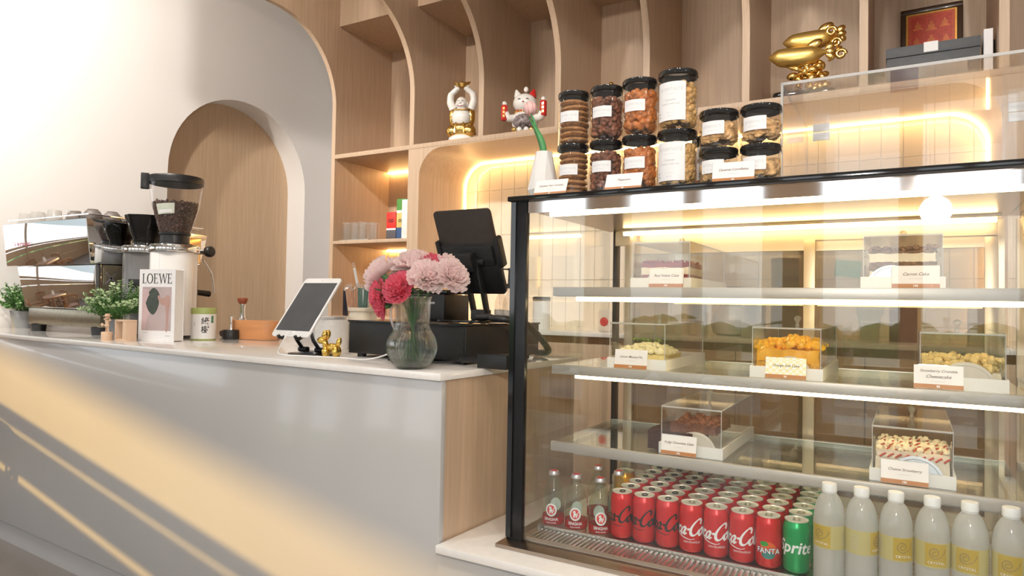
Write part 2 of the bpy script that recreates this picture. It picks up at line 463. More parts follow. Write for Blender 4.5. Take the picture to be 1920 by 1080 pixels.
rbox(fins[0]+.016, 1.82, YB, YK, 2.072, SB).build('shelf_board', OAK, su, True, bevel=.001)
# left niche
nx0, nx1 = fins[0]+.016, -2.695
rbox(nx0, nx1, YB, YK-.02, 1.503, 1.524).build('niche_shelf', OAK, su, True, bevel=.001)
rbox(nx0, nx1, YB, YK-.02, 1.0, 1.03).build('niche_shelf', OAK, su, True, bevel=.001)
rbox(nx0, nx1, YK-.02, YK, 0, 2.072).build('back_panel', OAK, su, True)
rbox(nx0, nx1, YB, YB+.02, 0, .99).build('lower_door', OAK, su, True)
for z in (2.066, 1.497):
    rbox(nx0+.01, nx1-.01, YK-.045, YK-.03, z-.006, z+.005).build('light_strip', LED, su, True)
# front frame and tunnel with rounded top corners
tx0, tx1, tz = -2.61, .307, 2.066
inner = [(tx1, 1.0)]+arc(tx1-.17, tz-.17, .17, 0, 90, 10)+arc(tx0+.17, tz-.17, .17, 90, 180, 10)+[(tx0, 1.0)]
poly = [(nx1, 1.0), (nx1, 2.072), (.42, 2.072), (.42, 1.0)]+inner
MB().prism(poly, 'Y', YB+.002, 3.805).build('tunnel_frame', OAK, su, True, smooth=25)
led = [(x, 3.80, z) for x, z in [(tx0+.008, 1.05)]+arc(tx0+.17, tz-.17, .162, 180, 90, 14)+arc(tx1-.17, tz-.17, .162, 90, 0, 14)+[(tx1-.008, 1.05)]]
MB().tube(led, .0065, 6).build('light_strip', LED, su, True)
# open bay to the right
rbox(.42, 1.82, YK-.02, YK, 1.0, 2.072).build('back_panel', OAK, su, True)
rbox(1.79, 1.82, YB, YK-.02, 1.0, 2.072).build('side_panel', OAK, su, True)
# tiled wall behind the tunnel
wt = struct('wall_tiled', rbox(-2.75, .42, 3.868, 3.90, .95, 2.072), mat('tile_grout', (.82, .78, .70), .8, noise=(60, .03)), 'beige tiled splashback behind the back counter')
TILE = mat('beige_tile', (.80, .72, .60), .16, coat=.3, noise=(5, .03))
tw, th = .0965, .3005
tme = MB().box(-tw/2+.0012, tw/2-.0012, 0, .006, .0012, th-.0012).mesh('tile', bevel=.0015, seg=1, smooth=30)
zrows = [.984, 1.2845, 1.585, 1.8855]
for zi, z in enumerate(zrows):
    if zi == 3:
        t2 = MB().box(-tw/2+.0012, tw/2-.0012, 0, .006, .0012, 2.071-z).mesh('tile', bevel=.0015, seg=1, smooth=30)
    for c in range(33):
        o = link('tile', t2 if zi == 3 else tme, TILE, wt, True)
        o.location = (.0575-.0965/2+.0965*3-tw*c, 3.8625, z)

# ------------------------------------------------------------------ back counter
bc = thing('back_counter', 'long back counter with a pale worktop and oak doors', 'counter', (-.7, 3.3, 0))
rbox(-2.60, 1.8, 2.95, YK, .98, 1.0).build('worktop', QUARTZ, bc, True, bevel=.002)
rbox(-2.58, 1.79, 2.99, YK, .08, .98).build('carcass', OAKD, bc, True)
for i in range(9):
    a = -2.58+i*.485
    rbox(a+.003, a+.482, 2.968, 2.988, .10, .945).build('door', OAK, bc, True, bevel=.001)

# ------------------------------------------------------------------ serving counter (turned a little towards the camera)
sc = thing('serving_counter', 'white fronted serving counter with an oak end panel', 'counter', (-1.028, 1.398, 0), R(-3))
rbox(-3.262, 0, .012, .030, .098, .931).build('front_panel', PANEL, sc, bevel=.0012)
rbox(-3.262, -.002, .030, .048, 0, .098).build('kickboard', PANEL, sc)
rbox(-.02, -.003, .0305, .73, 0, .931).build('end_panel', OAK, sc)
rbox(-3.262, -.021, .71, .73, 0, .931).build('back_panel', OAK, sc)
wk = tag(rbox(-3.262, .004, 0, .745, .931, CT).build('worktop', QUARTZ, bevel=.002), 'white quartz worktop lying along the serving counter', 'worktop')
wk.location = (-1.028, 1.398, 0); wk.rotation_euler = (0, 0, R(-3))
# plinth under the display case
pl = thing('display_plinth', 'low white plinth carrying the display case', 'plinth', (0, 1.7, 0))
def cex(y): return -1.028+(y-1.398)*.0524+.003
MB().prism([(cex(1.393), 1.393), (1.6, 1.393), (1.6, 2.14), (cex(2.14), 2.14)], 'Z', .503, .523).build('top_slab', QUARTZ, pl, True, bevel=.0015)
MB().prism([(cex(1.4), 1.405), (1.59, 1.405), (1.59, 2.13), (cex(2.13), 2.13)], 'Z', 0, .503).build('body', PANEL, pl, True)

# ------------------------------------------------------------------ ceiling downlights, added out of view for extra light
dl0 = None
for i, (x, y) in enumerate([(-5.5, .2), (-3.6, .3), (-1.7, .35), (.2, .35), (-2.6, -1.6), (-.6, -1.6), (1.4, -1.6), (1.9, .4)]):
    lb = f'added round white fill downlight, {ordn(i)} of the downlights over the customer side'
    if dl0 is None:
        dl0 = thing('fill_downlight', lb, 'light', (x, y, CZ), group='added fill downlights')
        MB().lathe([(.075, 0), (.075, -.012), (.055, -.012), (.05, 0)], 24, None, False, False).build('rim', WHITE, dl0)
        MB().lathe([(.052, -.004), (.0001, -.004)], 24, None, False, False).build('lens', glow('fill_downlight_lens', (1, .93, .82), 30), dl0)
        o = dl0
    else: o = copytree(dl0, (x, y, CZ), 0, lb)
    l = bpy.data.lights.new('downlight', 'SPOT'); l.energy = 22; l.spot_size = R(120); l.spot_blend = .6; l.shadow_soft_size = .05; l.color = (1, .93, .83)
    lo = bpy.data.objects.new('fill_downlight_lamp', l); C.objects.link(lo); lo.parent = o; lo.location = (0, 0, -.03)

# track and spots added out of view to brighten shelving and arched wall
tr = thing('fill_track', 'added black ceiling track carrying the fill spotlights', 'light track', (-1.4, .5, CZ))
rbox(-4.2, 1.4, .48, .52, CZ-.03, CZ).build('rail', BLACK, tr, True)
for i, (x, tgt, en) in enumerate([(-2.4, (-4.5, 3.35, 1.5), 140), (-3.45, (-4.45, 3.6, 1.7), 165), (-2.2, (-2.3, 3.3, 2.4), 60), (-1.2, (-1.3, 3.3, 2.4), 60), (-.3, (-.4, 3.3, 2.4), 60), (.6, (.5, 3.3, 2.4), 60)]):
    sp = thing('fill_spotlight', f'added black fill spotlight, {ordn(i)} from the arched wall', 'light', (x, .5, CZ-.03), group='added fill spotlights')
    d = (Vector(tgt)-Vector((x, .5, CZ-.13))).normalized()
    MB().cyl((0, 0, 0), (0, 0, -.1), .008).build('stem', BLACK, sp)
    MB().cyl(Vector((0, 0, -.1))-d*.05, Vector((0, 0, -.1))+d*.07, .035, n=20).build('head', BLACK, sp)
    l = bpy.data.lights.new('fill_lamp', 'SPOT'); l.energy = en; l.spot_size = R(100); l.spot_blend = .9; l.shadow_soft_size = .06; l.color = (1, .93, .85)
    lo = bpy.data.objects.new('fill_lamp', l); C.objects.link(lo); lo.parent = sp; lo.location = Vector((0, 0, -.1))+d*.08
    lo.rotation_euler = d.to_track_quat('-Z', 'Y').to_euler()

# lit globe added behind the camera, standing in for the camera flash
pn = thing('flash_globe', 'small opal globe on a cord, added as stand-in for the camera flash', 'light', (.08, -.12, 1.64))
MB().ball((0, 0, 0), .05, 24, 16).build('globe', glow('opal_globe', (1, .95, .88), 26), pn)
MB().lathe([(.018, .048), (.018, .085), (.004, .09)], 16).build('cap', BLACK, pn)
MB().cyl((0, 0, .09), (0, 0, CZ-1.64), .0025, n=8).build('cord', BLACK, pn)
MB().lathe([(.05, CZ-1.64-.02), (.05, CZ-1.64)], 20).build('ceiling_rose', BLACK, pn)
l = bpy.data.lights.new('flash_lamp', 'POINT'); l.energy = 46; l.shadow_soft_size = .055; l.color = (1, .94, .87)
lo = bpy.data.objects.new('flash_lamp', l); C.objects.link(lo); lo.parent = pn; lo.location = (0, 0, -.115)

# ------------------------------------------------------------------ refrigerated display case
X0, X1, G0, G1 = -.89, .235, 1.505, 2.15
ca = thing('display_case', 'black framed glass cake display case with lit shelves', 'display case', (-.33, 1.8, .523))
rbox(X0-.004, X1+.01, 1.464, G1, .523, .533).build('base_plate', STEELW, ca, True, bevel=.0015)
for a, b in ((X0+.004, X0+.048), (X1-.048, X1-.004)):
    bq = (X0+.036, X0+.05) if a < 0 else (X1-.02, X1-.006)
    p = rbox(a, b, G0, G0+.016, .533, 1.39).build('corner_post', BLACK, ca, True, bevel=.001)
    rbox(a, a+.014, G0-.004, G0, .54, 1.389).build('bead', BLACKG, p, True)
    rbox(bq[0], bq[1], G1-.035, G1-.005, .533, 1.39).build('corner_post', BLACKP, ca, True, bevel=.001)
rbox(X0, X1+.002, 1.488, G1, 1.39, TT).build('top_slab', BLACKG, ca, True, bevel=.0015)
rbox(X0+.05, X1-.05, G0+.004, G0+.010, 1.360, 1.389).build('fascia', CHROME, ca, True)
rbox(X0+.048, X1-.048, G0+.006, G0+.009, .535, 1.359).build('front_glass', GLASS, ca, True)
rbox(X0+.022, X0+.026, G0+.018, G1-.036, .535, 1.388).build('side_glass', GLASS, ca, True)
rbox(X1-.026, X1-.022, G0+.018, G1-.036, .535, 1.388).build('side_glass', GLASS, ca, True)
rbox(X0+.027, X1-.027, G0+.03, G1-.04, 1.372, 1.389).build('ceiling_panel', STEELW, ca, True)
rbox(X0+.03, X1-.03, G0+.02, G1-.04, .533, .537).build('floor_pan', STEEL, ca, True)
# deck with a lip, and the air grille in front of it
rbox(X0+.045, X1-.03, 1.604, G1-.05, .538, .549).build('deck', STEEL, ca, True)
rbox(X0+.045, X1-.03, 1.598, 1.603, .538, .553).build('deck_lip', STEEL, ca, True)
sl = MB().box(-.0032, .0032, 1.522, 1.594, .5385, .5455).mesh('slat', bevel=.001, seg=1)
n = 84
for i in range(n):
    o = link('slat', sl, STEEL, ca, True); o.location = (X0+.06+(X1-X0-.1)*i/(n-1), 0, 0)
rbox(X0+.05, X1-.03, G0+.012, 1.521, .5375, .546).build('grille_edge', STEELW, ca, True)
RAILM = mat('satin_rail', (.50, .46, .42), .42, metal=.35, noise=(8, .04, (1, 40, 40)))
# shelves: two glass panes, steel front rail, light tube
for z, lit in ((1.175, 1), (.970, 1), (.768, .0)):
    sh = rbox(-.82, -.266, 1.632, 2.04, z-.006, z).build('shelf_pane', SHELFG, ca, True)
    s2 = rbox(-.264, .195, 1.632, 2.04, z-.006, z).build('shelf_pane', SHELFG, ca, True)
    rbox(-.822, .197, 1.618, 1.6315, z-.023, z+.001).build('front_rail', RAILM, sh, True, bevel=.0012)
    rbox(-.822, .197, 1.6316, 1.648, z-.024, z-.0225).build('rail_foot', STEEL, sh, True)
    rbox(-.822, .197, 2.041, 2.055, z-.02, z+.001).build('rear_rail', STEEL, sh, True)
    for x in (-.80, .17):
        rbox(x, x+.012, 1.65, 2.04, z-.02, z-.0065).build('bracket', STEEL, sh, True)
    if lit:
        MB().cyl((-.77, 1.657, z-.030), (.19, 1.657, z-.030), .0055, n=10).build('light_tube', LEDS, sh, True)
    else:
        MB().cyl((-.77, 1.657, z-.030), (.19, 1.657, z-.030), .0045, n=10).build('light_tube', WHITE, sh, True)
for x in (-.775, .185):
    rbox(x, x+.012, 2.06, 2.075, .55, 1.36).build('shelf_upright', ALU, ca, True)
# lamps under the case roof
for y, z in ((1.535, 1.362), (2.045, 1.362)):
    hd = rbox(-.80, .19, y-.008, y+.012, z+.002, z+.0095).build('lamp_holder', ALU, ca, True)
    MB().cyl((-.79, y, z-.005), (.18, y, z-.005), .006, n=10).build('light_tube', LEDS, hd, True)
# sliding doors at the back
bf = rbox(X0+.05, X1-.05, G1-.05, G1-.03, 1.325, 1.388).build('rear_rail', ALU, ca, True)
rbox(X0+.05, X1-.05, G1-.05, G1-.03, .537, .58).build('rear_rail', ALU, ca, True)
for (a, b, dy) in ((-.80, -.235, 0), (-.28, .19, .022)):
    dr = rbox(a+.025, b-.025, G1-.060+dy, G1-.056+dy, .58, 1.30).build('sliding_door', DOORG, ca, True)
    for q in (a, b-.030): rbox(q, q+.030, G1-.066+dy, G1-.05+dy, .58, 1.325).build('door_stile', ALU, dr, True, bevel=.001)
    rbox(a+.03, b-.03, G1-.066+dy, G1-.05+dy, 1.295, 1.325).build('door_rail', ALU, dr, True)
    rbox(a+.03, b-.03, G1-.066+dy, G1-.05+dy, .58, .61).build('door_rail', ALU, dr, True)

# ================================================================== DRINKS IN THE CASE
DZ = .549
def tone(name, col, rough=.45, **k): return mat(name, col, rough, **k)
RED = mat('can_red', (.66, .015, .018), .28, metal=.3, coat=.4, noise=(30, .04))
GREENC = mat('can_green', (.0, .36, .10), .25, metal=.35, coat=.4, noise=(30, .04))
ORANGEC = mat('can_orange', (.95, .45, .02), .25, metal=.35, coat=.4, noise=(30, .04))
CANLID = mat('can_lid', (.86, .79, .66), .4, metal=.25, noise=(60, .04))
TABK = mat('tab_dark', (.04, .03, .03), .35, metal=.5, noise=(60, .1))
TABS = mat('tab_silver', (.7, .66, .6), .3, metal=.9, noise=(60, .05))
INKW = mat('ink_white', (.88, .88, .88), .4, noise=(60, .01))
INKK = mat('ink_black', (.02, .015, .015), .4, noise=(60, .05))
INKG = mat('ink_grey', (.45, .45, .45), .5, noise=(60, .03))
INKLG = mat('ink_light_grey', (.62, .64, .64), .5, noise=(60, .03))
CR = .0285
can_body = MB().lathe([(.020, 0), (.0225, .001), (.0275, .006), (CR, .010), (CR, .098), (.0272, .1035), (.0245, .1095), (.0240, .112)], 32, None, True, False).mesh('body', smooth=50)
can_lid = MB().lathe([(.0240, .112), (.0250, .1135), (.0250, .1150), (.0240, .1152), (.0232, .1125), (.0001, .1118)], 32, None, False, False).mesh('lid', smooth=50)
tb = MB().tube([(.0065*math.cos(a)*1.0, .002+.009*math.sin(a), .1135) for a in [2*PI*i/14 for i in range(14)]], .0013, 5, True)
tb.lathe([(.003, 0), (.003, .0015)], 10, Matrix.Translation((0, -.005, .1122)))
can_tab = tb.mesh('tab')
GL = {'C': ([(.60, .70), (.62, .9), (.52, 1.02), (.36, .98), (.16, .75), (.03, .42), (.06, .10), (.24, -.03), (.46, .10), (.60, .34)], .58),
      'o': ([(.20, .45), (.06, .33), (.02, .13), (.12, 0), (.26, .10), (.31, .30), (.20, .45), (.30, .40), (.42, .38)], .37),
      'c': ([(.30, .36), (.20, .45), (.07, .33), (.03, .12), (.14, 0), (.28, .08), (.40, .22)], .36),
      'a': ([(.31, .38), (.20, .45), (.06, .32), (.02, .1), (.12, 0), (.24, .12), (.33, .43), (.27, .12), (.33, 0), (.45, .1)], .41),
      '-': ([(.02, .32), (.10, .34), (.20, .33)], .24),
      'l': ([(-.02, .1), (.16, .45), (.25, .85), (.17, 1.02), (.08, .8), (.07, .2), (.14, 0), (.28, .1)], .27)}
def cola_script(h):
    parts = []; x = 0
    for ch in 'Coca-Cola':
        p, adv = GL[ch]
        q = [(a+x+.22*b, b) for a, b in p]
        q = [(t[0]*h, t[1]*h) for t in spline(q, 7)]
        parts.append(ribbon(q, .19*h, (R(35), .42))); x += adv
    sw = spline([(.55, -.22), (1.0, -.05), (1.5, -.2), (2.0, -.3), (2.3, -.24)], 8)
    parts.append(ribbon([(a*h, b*h) for a, b in sw], .10*h, (R(10), .3)))
    vs, fs = join2d(parts); w = x*h
    return [(a-w/2, b) for a, b in vs], fs
script = cola_script(.036)
def cola_mesh(a0): return flatmesh(wrap(*script, CR+.0003, a0, .045), 'logo')
cola_w = cola_mesh(R(-10))
thai = slice2d(*text2d('\u0e23\u0e2a\u0e0a\u0e32\u0e15\u0e34\u0e2d\u0e2d\u0e23\u0e34\u0e08\u0e34\u0e19\u0e31\u0e25', .0068), .003)
thai_me = flatmesh(wrap(*thai, CR+.0003, R(14), .028), 'lettering')
spr = slice2d(*text2d('Sprite', .036, .22, bold=.02), .003)
spr_me = flatmesh(wrap(*spr, CR+.0003, R(-2), .058), 'logo')
def can(kind, loc, rz, label, front):
    o = thing('drink_can', label, 'can', loc, rz, 'drink cans standing in rows on the case floor')
    body = {'zero': RED, 'cola': RED, 'fanta': RED, 'sprite': GREENC, 'orange': ORANGEC}[kind]
    def lk(nm, me, m, par=o):
        q = bpy.data.objects.new(nm, me); C.objects.link(q); q.parent = par
        if not me.materials: me.materials.append(m)
        q.material_slots[0].link = 'OBJECT'; q.material_slots[0].material = m
        return q
    b = lk('body', can_body, body)
    l = lk('lid', can_lid, CANLID); lk('tab', can_tab, TABK if kind == 'zero' else TABS, l)
    if front:
        if kind in ('zero', 'cola'):
            lk('logo', cola_w, INKK if kind == 'zero' else INKW, b)
            if kind == 'cola': lk('lettering', thai_me, INKW, b)
        if kind == 'sprite': lk('logo', spr_me, INKW, b)
        if kind == 'fanta':
            g = MB()
            def disc(cx, cy, rx, ry, rr, n=28):
                return wrap(*slice2d([(cx+rx*math.cos(2*PI*i/n), cy+ry*math.sin(2*PI*i/n)) for i in range(n)], [tuple(range(n))], .003), CR+rr, R(10), .04)
            flat_m = [('badge', disc(0, .002, .0185, .0195, .0002), mat('badge_orange', (.75, .12, .02), .4, noise=(40, .1))),
                      ('leaf', disc(-.009, .016, .009, .0055, .0003), mat('leaf_green', (.03, .3, .05), .4, noise=(40, .1))),
                      ('lower_badge', disc(.0, -.008, .0145, .0085, .0003), mat('badge_teal', (.05, .22, .2), .4, noise=(40, .1)))]
            for nm, mb_, m_ in flat_m: link(nm, flatmesh(mb_, nm), m_, b)
            for nm, bo, rr, m_ in (('lettering_outline', .075, .00045, mat('ink_navy', (.01, .02, .12), .4, noise=(40, .1))), ('lettering', .02, .0006, INKW)):  # navy outline printed behind the white letters
                link(nm, flatmesh(wrap(*slice2d(*text2d('FANTA', .0165, .0, bold=bo), .003), CR+rr, R(10), .0405), nm), m_, b)
    return o
cx = [-.628, -.5695, -.5110, -.4525, -.3940, -.3355, -.2770, -.2185]
for r_ in range(6):
    for c in range(8):
        kind = 'zero' if c < 3 else 'cola' if c < 7 else 'sprite'
        if c == 6 and r_ == 0: kind = 'fanta'
        look = {'zero': 'red can with black script and black tab', 'cola': 'red can with white script',
                'fanta': 'red soda can with a round orange and green badge', 'sprite': 'green can with white lettering'}[kind]
        lb = f'{look}, front row, {ordn(c)} from the small bottles'
        if kind == 'fanta': lb = 'red soda can with a round orange and green badge between red and green cans'
        if r_ > 0: lb = {'zero': 'red can with black tab', 'cola': 'red can with silver tab', 'sprite': 'green can with silver tab'}[kind]+f', {ordn(r_)} row behind the front, {ordn(c)} from the bottles'
        can(kind, (cx[c]+random.uniform(-.0006, .0006), 1.640+.0595*r_, DZ), R(random.uniform(-5, 5)) if r_ == 0 else R(random.uniform(-60, 60)), lb, r_ == 0)
can('orange', (-.700, 1.848, DZ), 0, 'orange soda can standing behind the small glass bottles', False)

# small glass soda-water bottles with crown caps
SODA = clear('soda_glass', (.90, .94, .90), 1.5, haze=.03, hazecol=(.8, .9, .8))
LABR = clear('red_label_film', (1, .3, .25), 1.3, haze=.82, hazecol=(.80, .05, .05))
soda0 = None
def soda_bottle(loc, rz, label):
    global soda0
    if soda0: return copytree(soda0, loc, rz, label)
    o = thing('soda_bottle', label, 'bottle', loc, rz, 'small glass soda water bottles')
    b = MB().lathe([(.020, 0), (.0265, .002), (.0285, .008), (.0290, .060), (.0275, .078), (.0215, .096), (.0140, .112), (.0118, .120), (.0118, .128), (.0130, .129), (.0130, .132), (.0118, .133)], 28, None, True, False).build('bottle_body', SODA, o, smooth=60)
    cap = []
    for i in range(42):
        a = 2*PI*i/42; cap.append((.0142+(.0007 if i % 2 else -.0003), a))
    mb = MB(); vs = []; fs = []
    for r_, z in ((1, .1285), (1, .131), (.97, .134), (.86, .1385), (.5, .1398), (.001, .14)):
        for q, a in cap: vs.append(((q if r_ == 1 else .0142)*r_*math.cos(a), (q if r_ == 1 else .0142)*r_*math.sin(a), z))
    for k in range(5):
        for i in range(42): fs.append((k*42+i, k*42+(i+1) % 42, (k+1)*42+(i+1) % 42, (k+1)*42+i))
    mb.add(vs, fs).build('crown_cap', mat('cap_steel', (.75, .72, .74), .3, metal=.8, noise=(60, .05)), o, smooth=40)
    MB().lathe([(.0105, .1393), (.008, .1402), (.0001, .1405)], 24, None, False, False).build('cap_print', mat('cap_red', (.7, .05, .06), .35, noise=(50, .05)), o)
    l = MB().patch(.0292, -PI, PI, .004, .024, 40).build('label', LABR, b)
    def el(rx, ry, rr, a0, z0, n=30, x=0, y=0):
        return wrap(*slice2d([(x+rx*math.cos(2*PI*i/n), y+ry*math.sin(2*PI*i/n)) for i in range(n)], [tuple(range(n))], .003), .0291+rr, a0, z0)
    for s_, a0 in ((1, R(14)), (2, R(194))):
        link('emblem_rim', flatmesh(el(.0150, .0168, .0003, a0, .042), 'emblem_rim'), INKW, b)
        link('emblem', flatmesh(el(.0108, .0125, .0005, a0, .042), 'emblem'), mat('emblem_red', (.8, .07, .06), .4, noise=(50, .05)), b)
    lion = join2d([([(x+q[0]*a, y+q[1]*a) for q in pts], [tuple(range(len(pts)))]) for x, y, a, pts in [
        (0, 0, .0085, [(-.5, -.9), (-.1, -.9), (-.1, -.3), (.15, -.35), (.2, -.9), (.6, -.9), (.55, .1), (.3, .5), (-.3, .45), (-.6, .05)]),
        (-.002, .005, .0085, [(-.5, .1), (-.2, -.2), (.3, -.1), (.4, .4), (.1, .65), (-.3, .5)]),
        (.0035, .001, .0085, [(.3, -.6), (.5, -.4), (.45, .3), (.75, .8), (.55, .85), (.25, .35)])]])
    link('lion_mark', flatmesh(wrap(*slice2d(*lion, .003), .0298, R(14), .041), 'lion_mark'), INKW, b)
    for tx, sz, zz in (('SINGHA', .0105, .0175), ('SODA WATER', .0042, .0085)):
        link('lettering', flatmesh(wrap(*slice2d(*text2d(tx, sz, bold=.02), .003), .0296, R(14), zz), 'lettering'), INKW, l)
    soda0 = o; return o
for i, (x, y, lb) in enumerate([(-.821, 1.640, 'small clear soda bottle with red label, nearest the black corner post'),
                                (-.755, 1.640, 'small clear soda bottle with red label, middle of the front three'),
                                (-.688, 1.640, 'small clear soda bottle with red label, touching the red cans'),
                                (-.675, 1.735, 'small clear soda bottle standing behind the bottle beside the red cans'),
                                (-.745, 1.760, 'small clear soda bottle behind the middle front bottle'),
                                (-.735, 1.93, 'small clear soda bottle at the very back, beyond the orange can')]):
    soda_bottle((x, y, DZ), R((0, 6, 14, 60, 100, 20)[i]), lb)

# plastic water bottles
PET = clear('pet_plastic', (.95, .97, .96), 1.5, haze=.22, hazecol=(1, 1, .98))
WFILM = clear('yellow_label_film', (1, .95, .6), 1.3, haze=.5, hazecol=(.95, .84, .40))
WGOLD = clear('gold_label_print', (1, .8, .3), 1.3, haze=.7, hazecol=(.80, .62, .12))
water0 = None
def water_bottle(loc, rz, label):
    global water0
    if water0: return copytree(water0, loc, rz, label)
    o = thing('water_bottle', label, 'bottle', loc, rz, 'row of plastic water bottles')
    prof = [(.022, 0), (.028, .002), (.0305, .008)]
    for i in range(9):
        z = .012+i*.0085; prof += [(.0312, z), (.0298, z+.004)]
    prof += [(.0312, .090), (.0312, .138), (.0309, .148), (.0296, .160), (.0270, .172), (.0228, .183), (.0175, .191), (.0135, .196), (.0132, .200)]
    b = MB().lathe(prof, 32).build('bottle_body', bottlemat('water_in_plastic'), o, smooth=70)
    MB().lathe([(.0135, .1985), (.0150, .199), (.0150, .2125), (.0140, .2145), (.0001, .2148)], 30).build('cap', WHITE, o, smooth=40)
    MB().lathe([(.0142, .1962), (.0145, .1982)], 30).build('cap_ring', WHITE, o)
    l = MB().patch(.0315, -PI, PI, .092, .137, 48).build('label', WFILM, b)
    for a0 in (R(0), R(180)):
        MB().patch(.0318, a0-.62, a0+.62, .095, .1355, 14).build('label_block', WGOLD, l)
        sw = []
        for i in range(40):
            t = i/39; a = t*3.6*PI; rr = .0018+.0092*t
            sw.append((-.003+rr*math.cos(a+.6), .003+rr*math.sin(a+.6)))
        sw += [(.008, -.004), (.0135, .002), (.0175, .010)]
        link('swirl_mark', flatmesh(wrap(*ribbon(sw, .0030, (R(40), .5)), .0321, a0, .1165), 'swirl_mark'), mat('swirl_ochre', (.35, .25, .06), .5, noise=(40, .1)), l)
        link('lettering', flatmesh(wrap(*slice2d(*text2d('CRYSTAL', .0065, space=1.2), .003), .0321, a0, .1015), 'lettering'), INKW, l)
        for j in range(6):
            link('fine_print', flatmesh(wrap(*slice2d([(-.008, 0), (.008, 0), (.008, .0008), (-.008, .0008)], [(0, 1, 2, 3)], .003), .0318, a0+R(90), .102+j*.005), 'fine_print'), INKG, l)
    o.scale = (.965, .965, 1.045); water0 = o; return o
for i, (x, a) in enumerate(zip([-.146, -.0865, -.0257, .0356, .0965, .160], (-25, 70, 28, 12, -12, -10))):
    pos = ('beside the green can', 'second from the green can', 'third from the green can', 'fourth from the green can', 'fifth from the green can', 'sixth and last from the green can')[i]
    water_bottle((x, 1.565, .546), R(a), f'clear water bottle with white cap and yellow label, {pos}')

# ================================================================== CAKES, BOXES AND PRICE CARDS
BOXW = mat('cake_box_white', (.88, .84, .80), .4, noise=(40, .01))
cbox0 = None
def cake_box(x0, z, label):
    global cbox0
    loc = (x0+.078, 1.838, z)
    if cbox0: return copytree(cbox0, loc, 0, label)
    o = thing('cake_box', label, 'cake box', loc, 0, 'clear lidded cake boxes')
    b = MB()
    b.box(-.078, .078, -.184, .184, 0, .004); b.box(-.078, .078, -.184, -.180, .004, .026); b.box(-.078, .078, .180, .184, .004, .026)
    b.box(-.078, -.074, -.180, .180, .004, .026); b.box(.074, .078, -.180, .180, .004, .026)
    b.build('tray', BOXW, o)
    t = .0025
    for nm, bb in (('lid_front', (-.073, .073, -.179, -.179+t, .005, .113)), ('lid_back', (-.073, .073, .179-t, .179, .005, .113)),
                   ('lid_side', (-.073, -.073+t, -.1764, .1764, .005, .113)), ('lid_side', (.073-t, .073, -.1764, .1764, .005, .113)),
                   ('lid_top', (-.073, .073, -.179, .179, .1132, .116))):
        q = rbox(*bb).build(nm, ACRYL, o)
        if nm == 'lid_front':
            for xx in (-.0735, .0720): rbox(xx, xx+.0015, -.1796, -.1785, .005, .113).build('edge', ACEDGE, q)
            rbox(-.0735, .0735, -.1797, -.1785, .1125, .1162).build('edge', ACEDGE, q)
        if nm == 'lid_side':
            xs = bb[0] if bb[0] < 0 else bb[1]
            rbox(xs-.0007, xs+.0007, -.1784, .179, .1135, .1163).build('edge', ACEDGE, q)
            rbox(xs-.0008, xs+.0008, .1778, .1796, .005, .113).build('edge', ACEDGE, q)
    MB().lathe([(.006, .1162), (.0045, .120), (.0035, .124), (.006, .128), (.0085, .133), (.0085, .137), (.006, .141), (.0001, .1425)], 16).build('knob', clear('knob_acrylic', (.85, .85, .83), 1.6, haze=.25), o, smooth=50)
    cbox0 = o; return o
def price_card(loc, rz, title, price, label, w=.086, h=.048, tilt=10, stock=None):
    o = thing('price_card', label, 'price card', loc, rz, 'price cards with a brown strip')
    M = Matrix.Rotation(R(-tilt), 4, 'X')
    MB().box(-w/2, w/2, 0, .0008, 0, h, M).build('card', stock or mat('card_stock', (.88, .83, .81), .45, noise=(30, .015)), o)
    MB().box(-w/2, w/2, -.0004, 0, .0005, .0095, M).build('strip', mat('card_brown', (.50, .20, .06), .45, noise=(30, .03)), o)
    hd = MB().box(-w/2-.0015, w/2+.0015, .001, .0018, 0, h+.001, M)
    hd.box(-w/2-.0015, w/2+.0015, .001, .03, 0, .0012)
    hd.build('holder', ACRYL, o)
    ink = mat('ink_brown', (.12, .05, .04), .5, noise=(40, .05))
    zz = h*.62 if len(title) == 1 else h*.76
    for t in title:
        flatm = flat(*text2d(t, .0092 if len(t) < 16 else .0078, .35, bold=.004), M @ Matrix.Translation((0, -.0005, zz)))
        link('lettering', flatmesh(flatm, 'lettering'), ink, o); zz -= .0115
    MB().box(-.012, .012, -.0006, -.0003, zz+.0015, zz+.0019, M).build('rule', INKG, o)
    link('price', flatmesh(flat(*text2d(price, .0062, bold=.03), M @ Matrix.Translation((0, -.0007, .0048))), 'price'), INKW, o)
    return o
def slab_cake(o, layers, w, d, z, jag=.002):
    """stack of uneven layers: (name, material, thickness)"""
    for nm, m, t in layers:
        n = 15; mb = MB(); vs = []; fs = []
        ring = [(-w/2+w*i/n, -d/2) for i in range(n)]+[(w/2, -d/2+d*i/n) for i in range(n)]+[(w/2-w*i/n, d/2) for i in range(n)]+[(-w/2, d/2-d*i/n) for i in range(n)]
        k = len(ring)
        for zz in (z, z+t*.5, z+t):
            for x, y in ring:
                vs.append((x+random.uniform(-jag, jag), y+random.uniform(-jag, jag), zz+random.uniform(-jag, jag)*.6))
        for a in range(2):
            for i in range(k): fs.append((a*k+i, a*k+(i+1) % k, (a+1)*k+(i+1) % k, (a+1)*k+i))
        vs.append((0, 0, z+t)); c = len(vs)-1
        for i in range(k): fs.append((2*k+i, 2*k+(i+1) % k, c))
        fs.append(tuple(range(k-1, -1, -1)))
        mb.add(vs, fs).build(nm, m, o, smooth=50)
        z += t
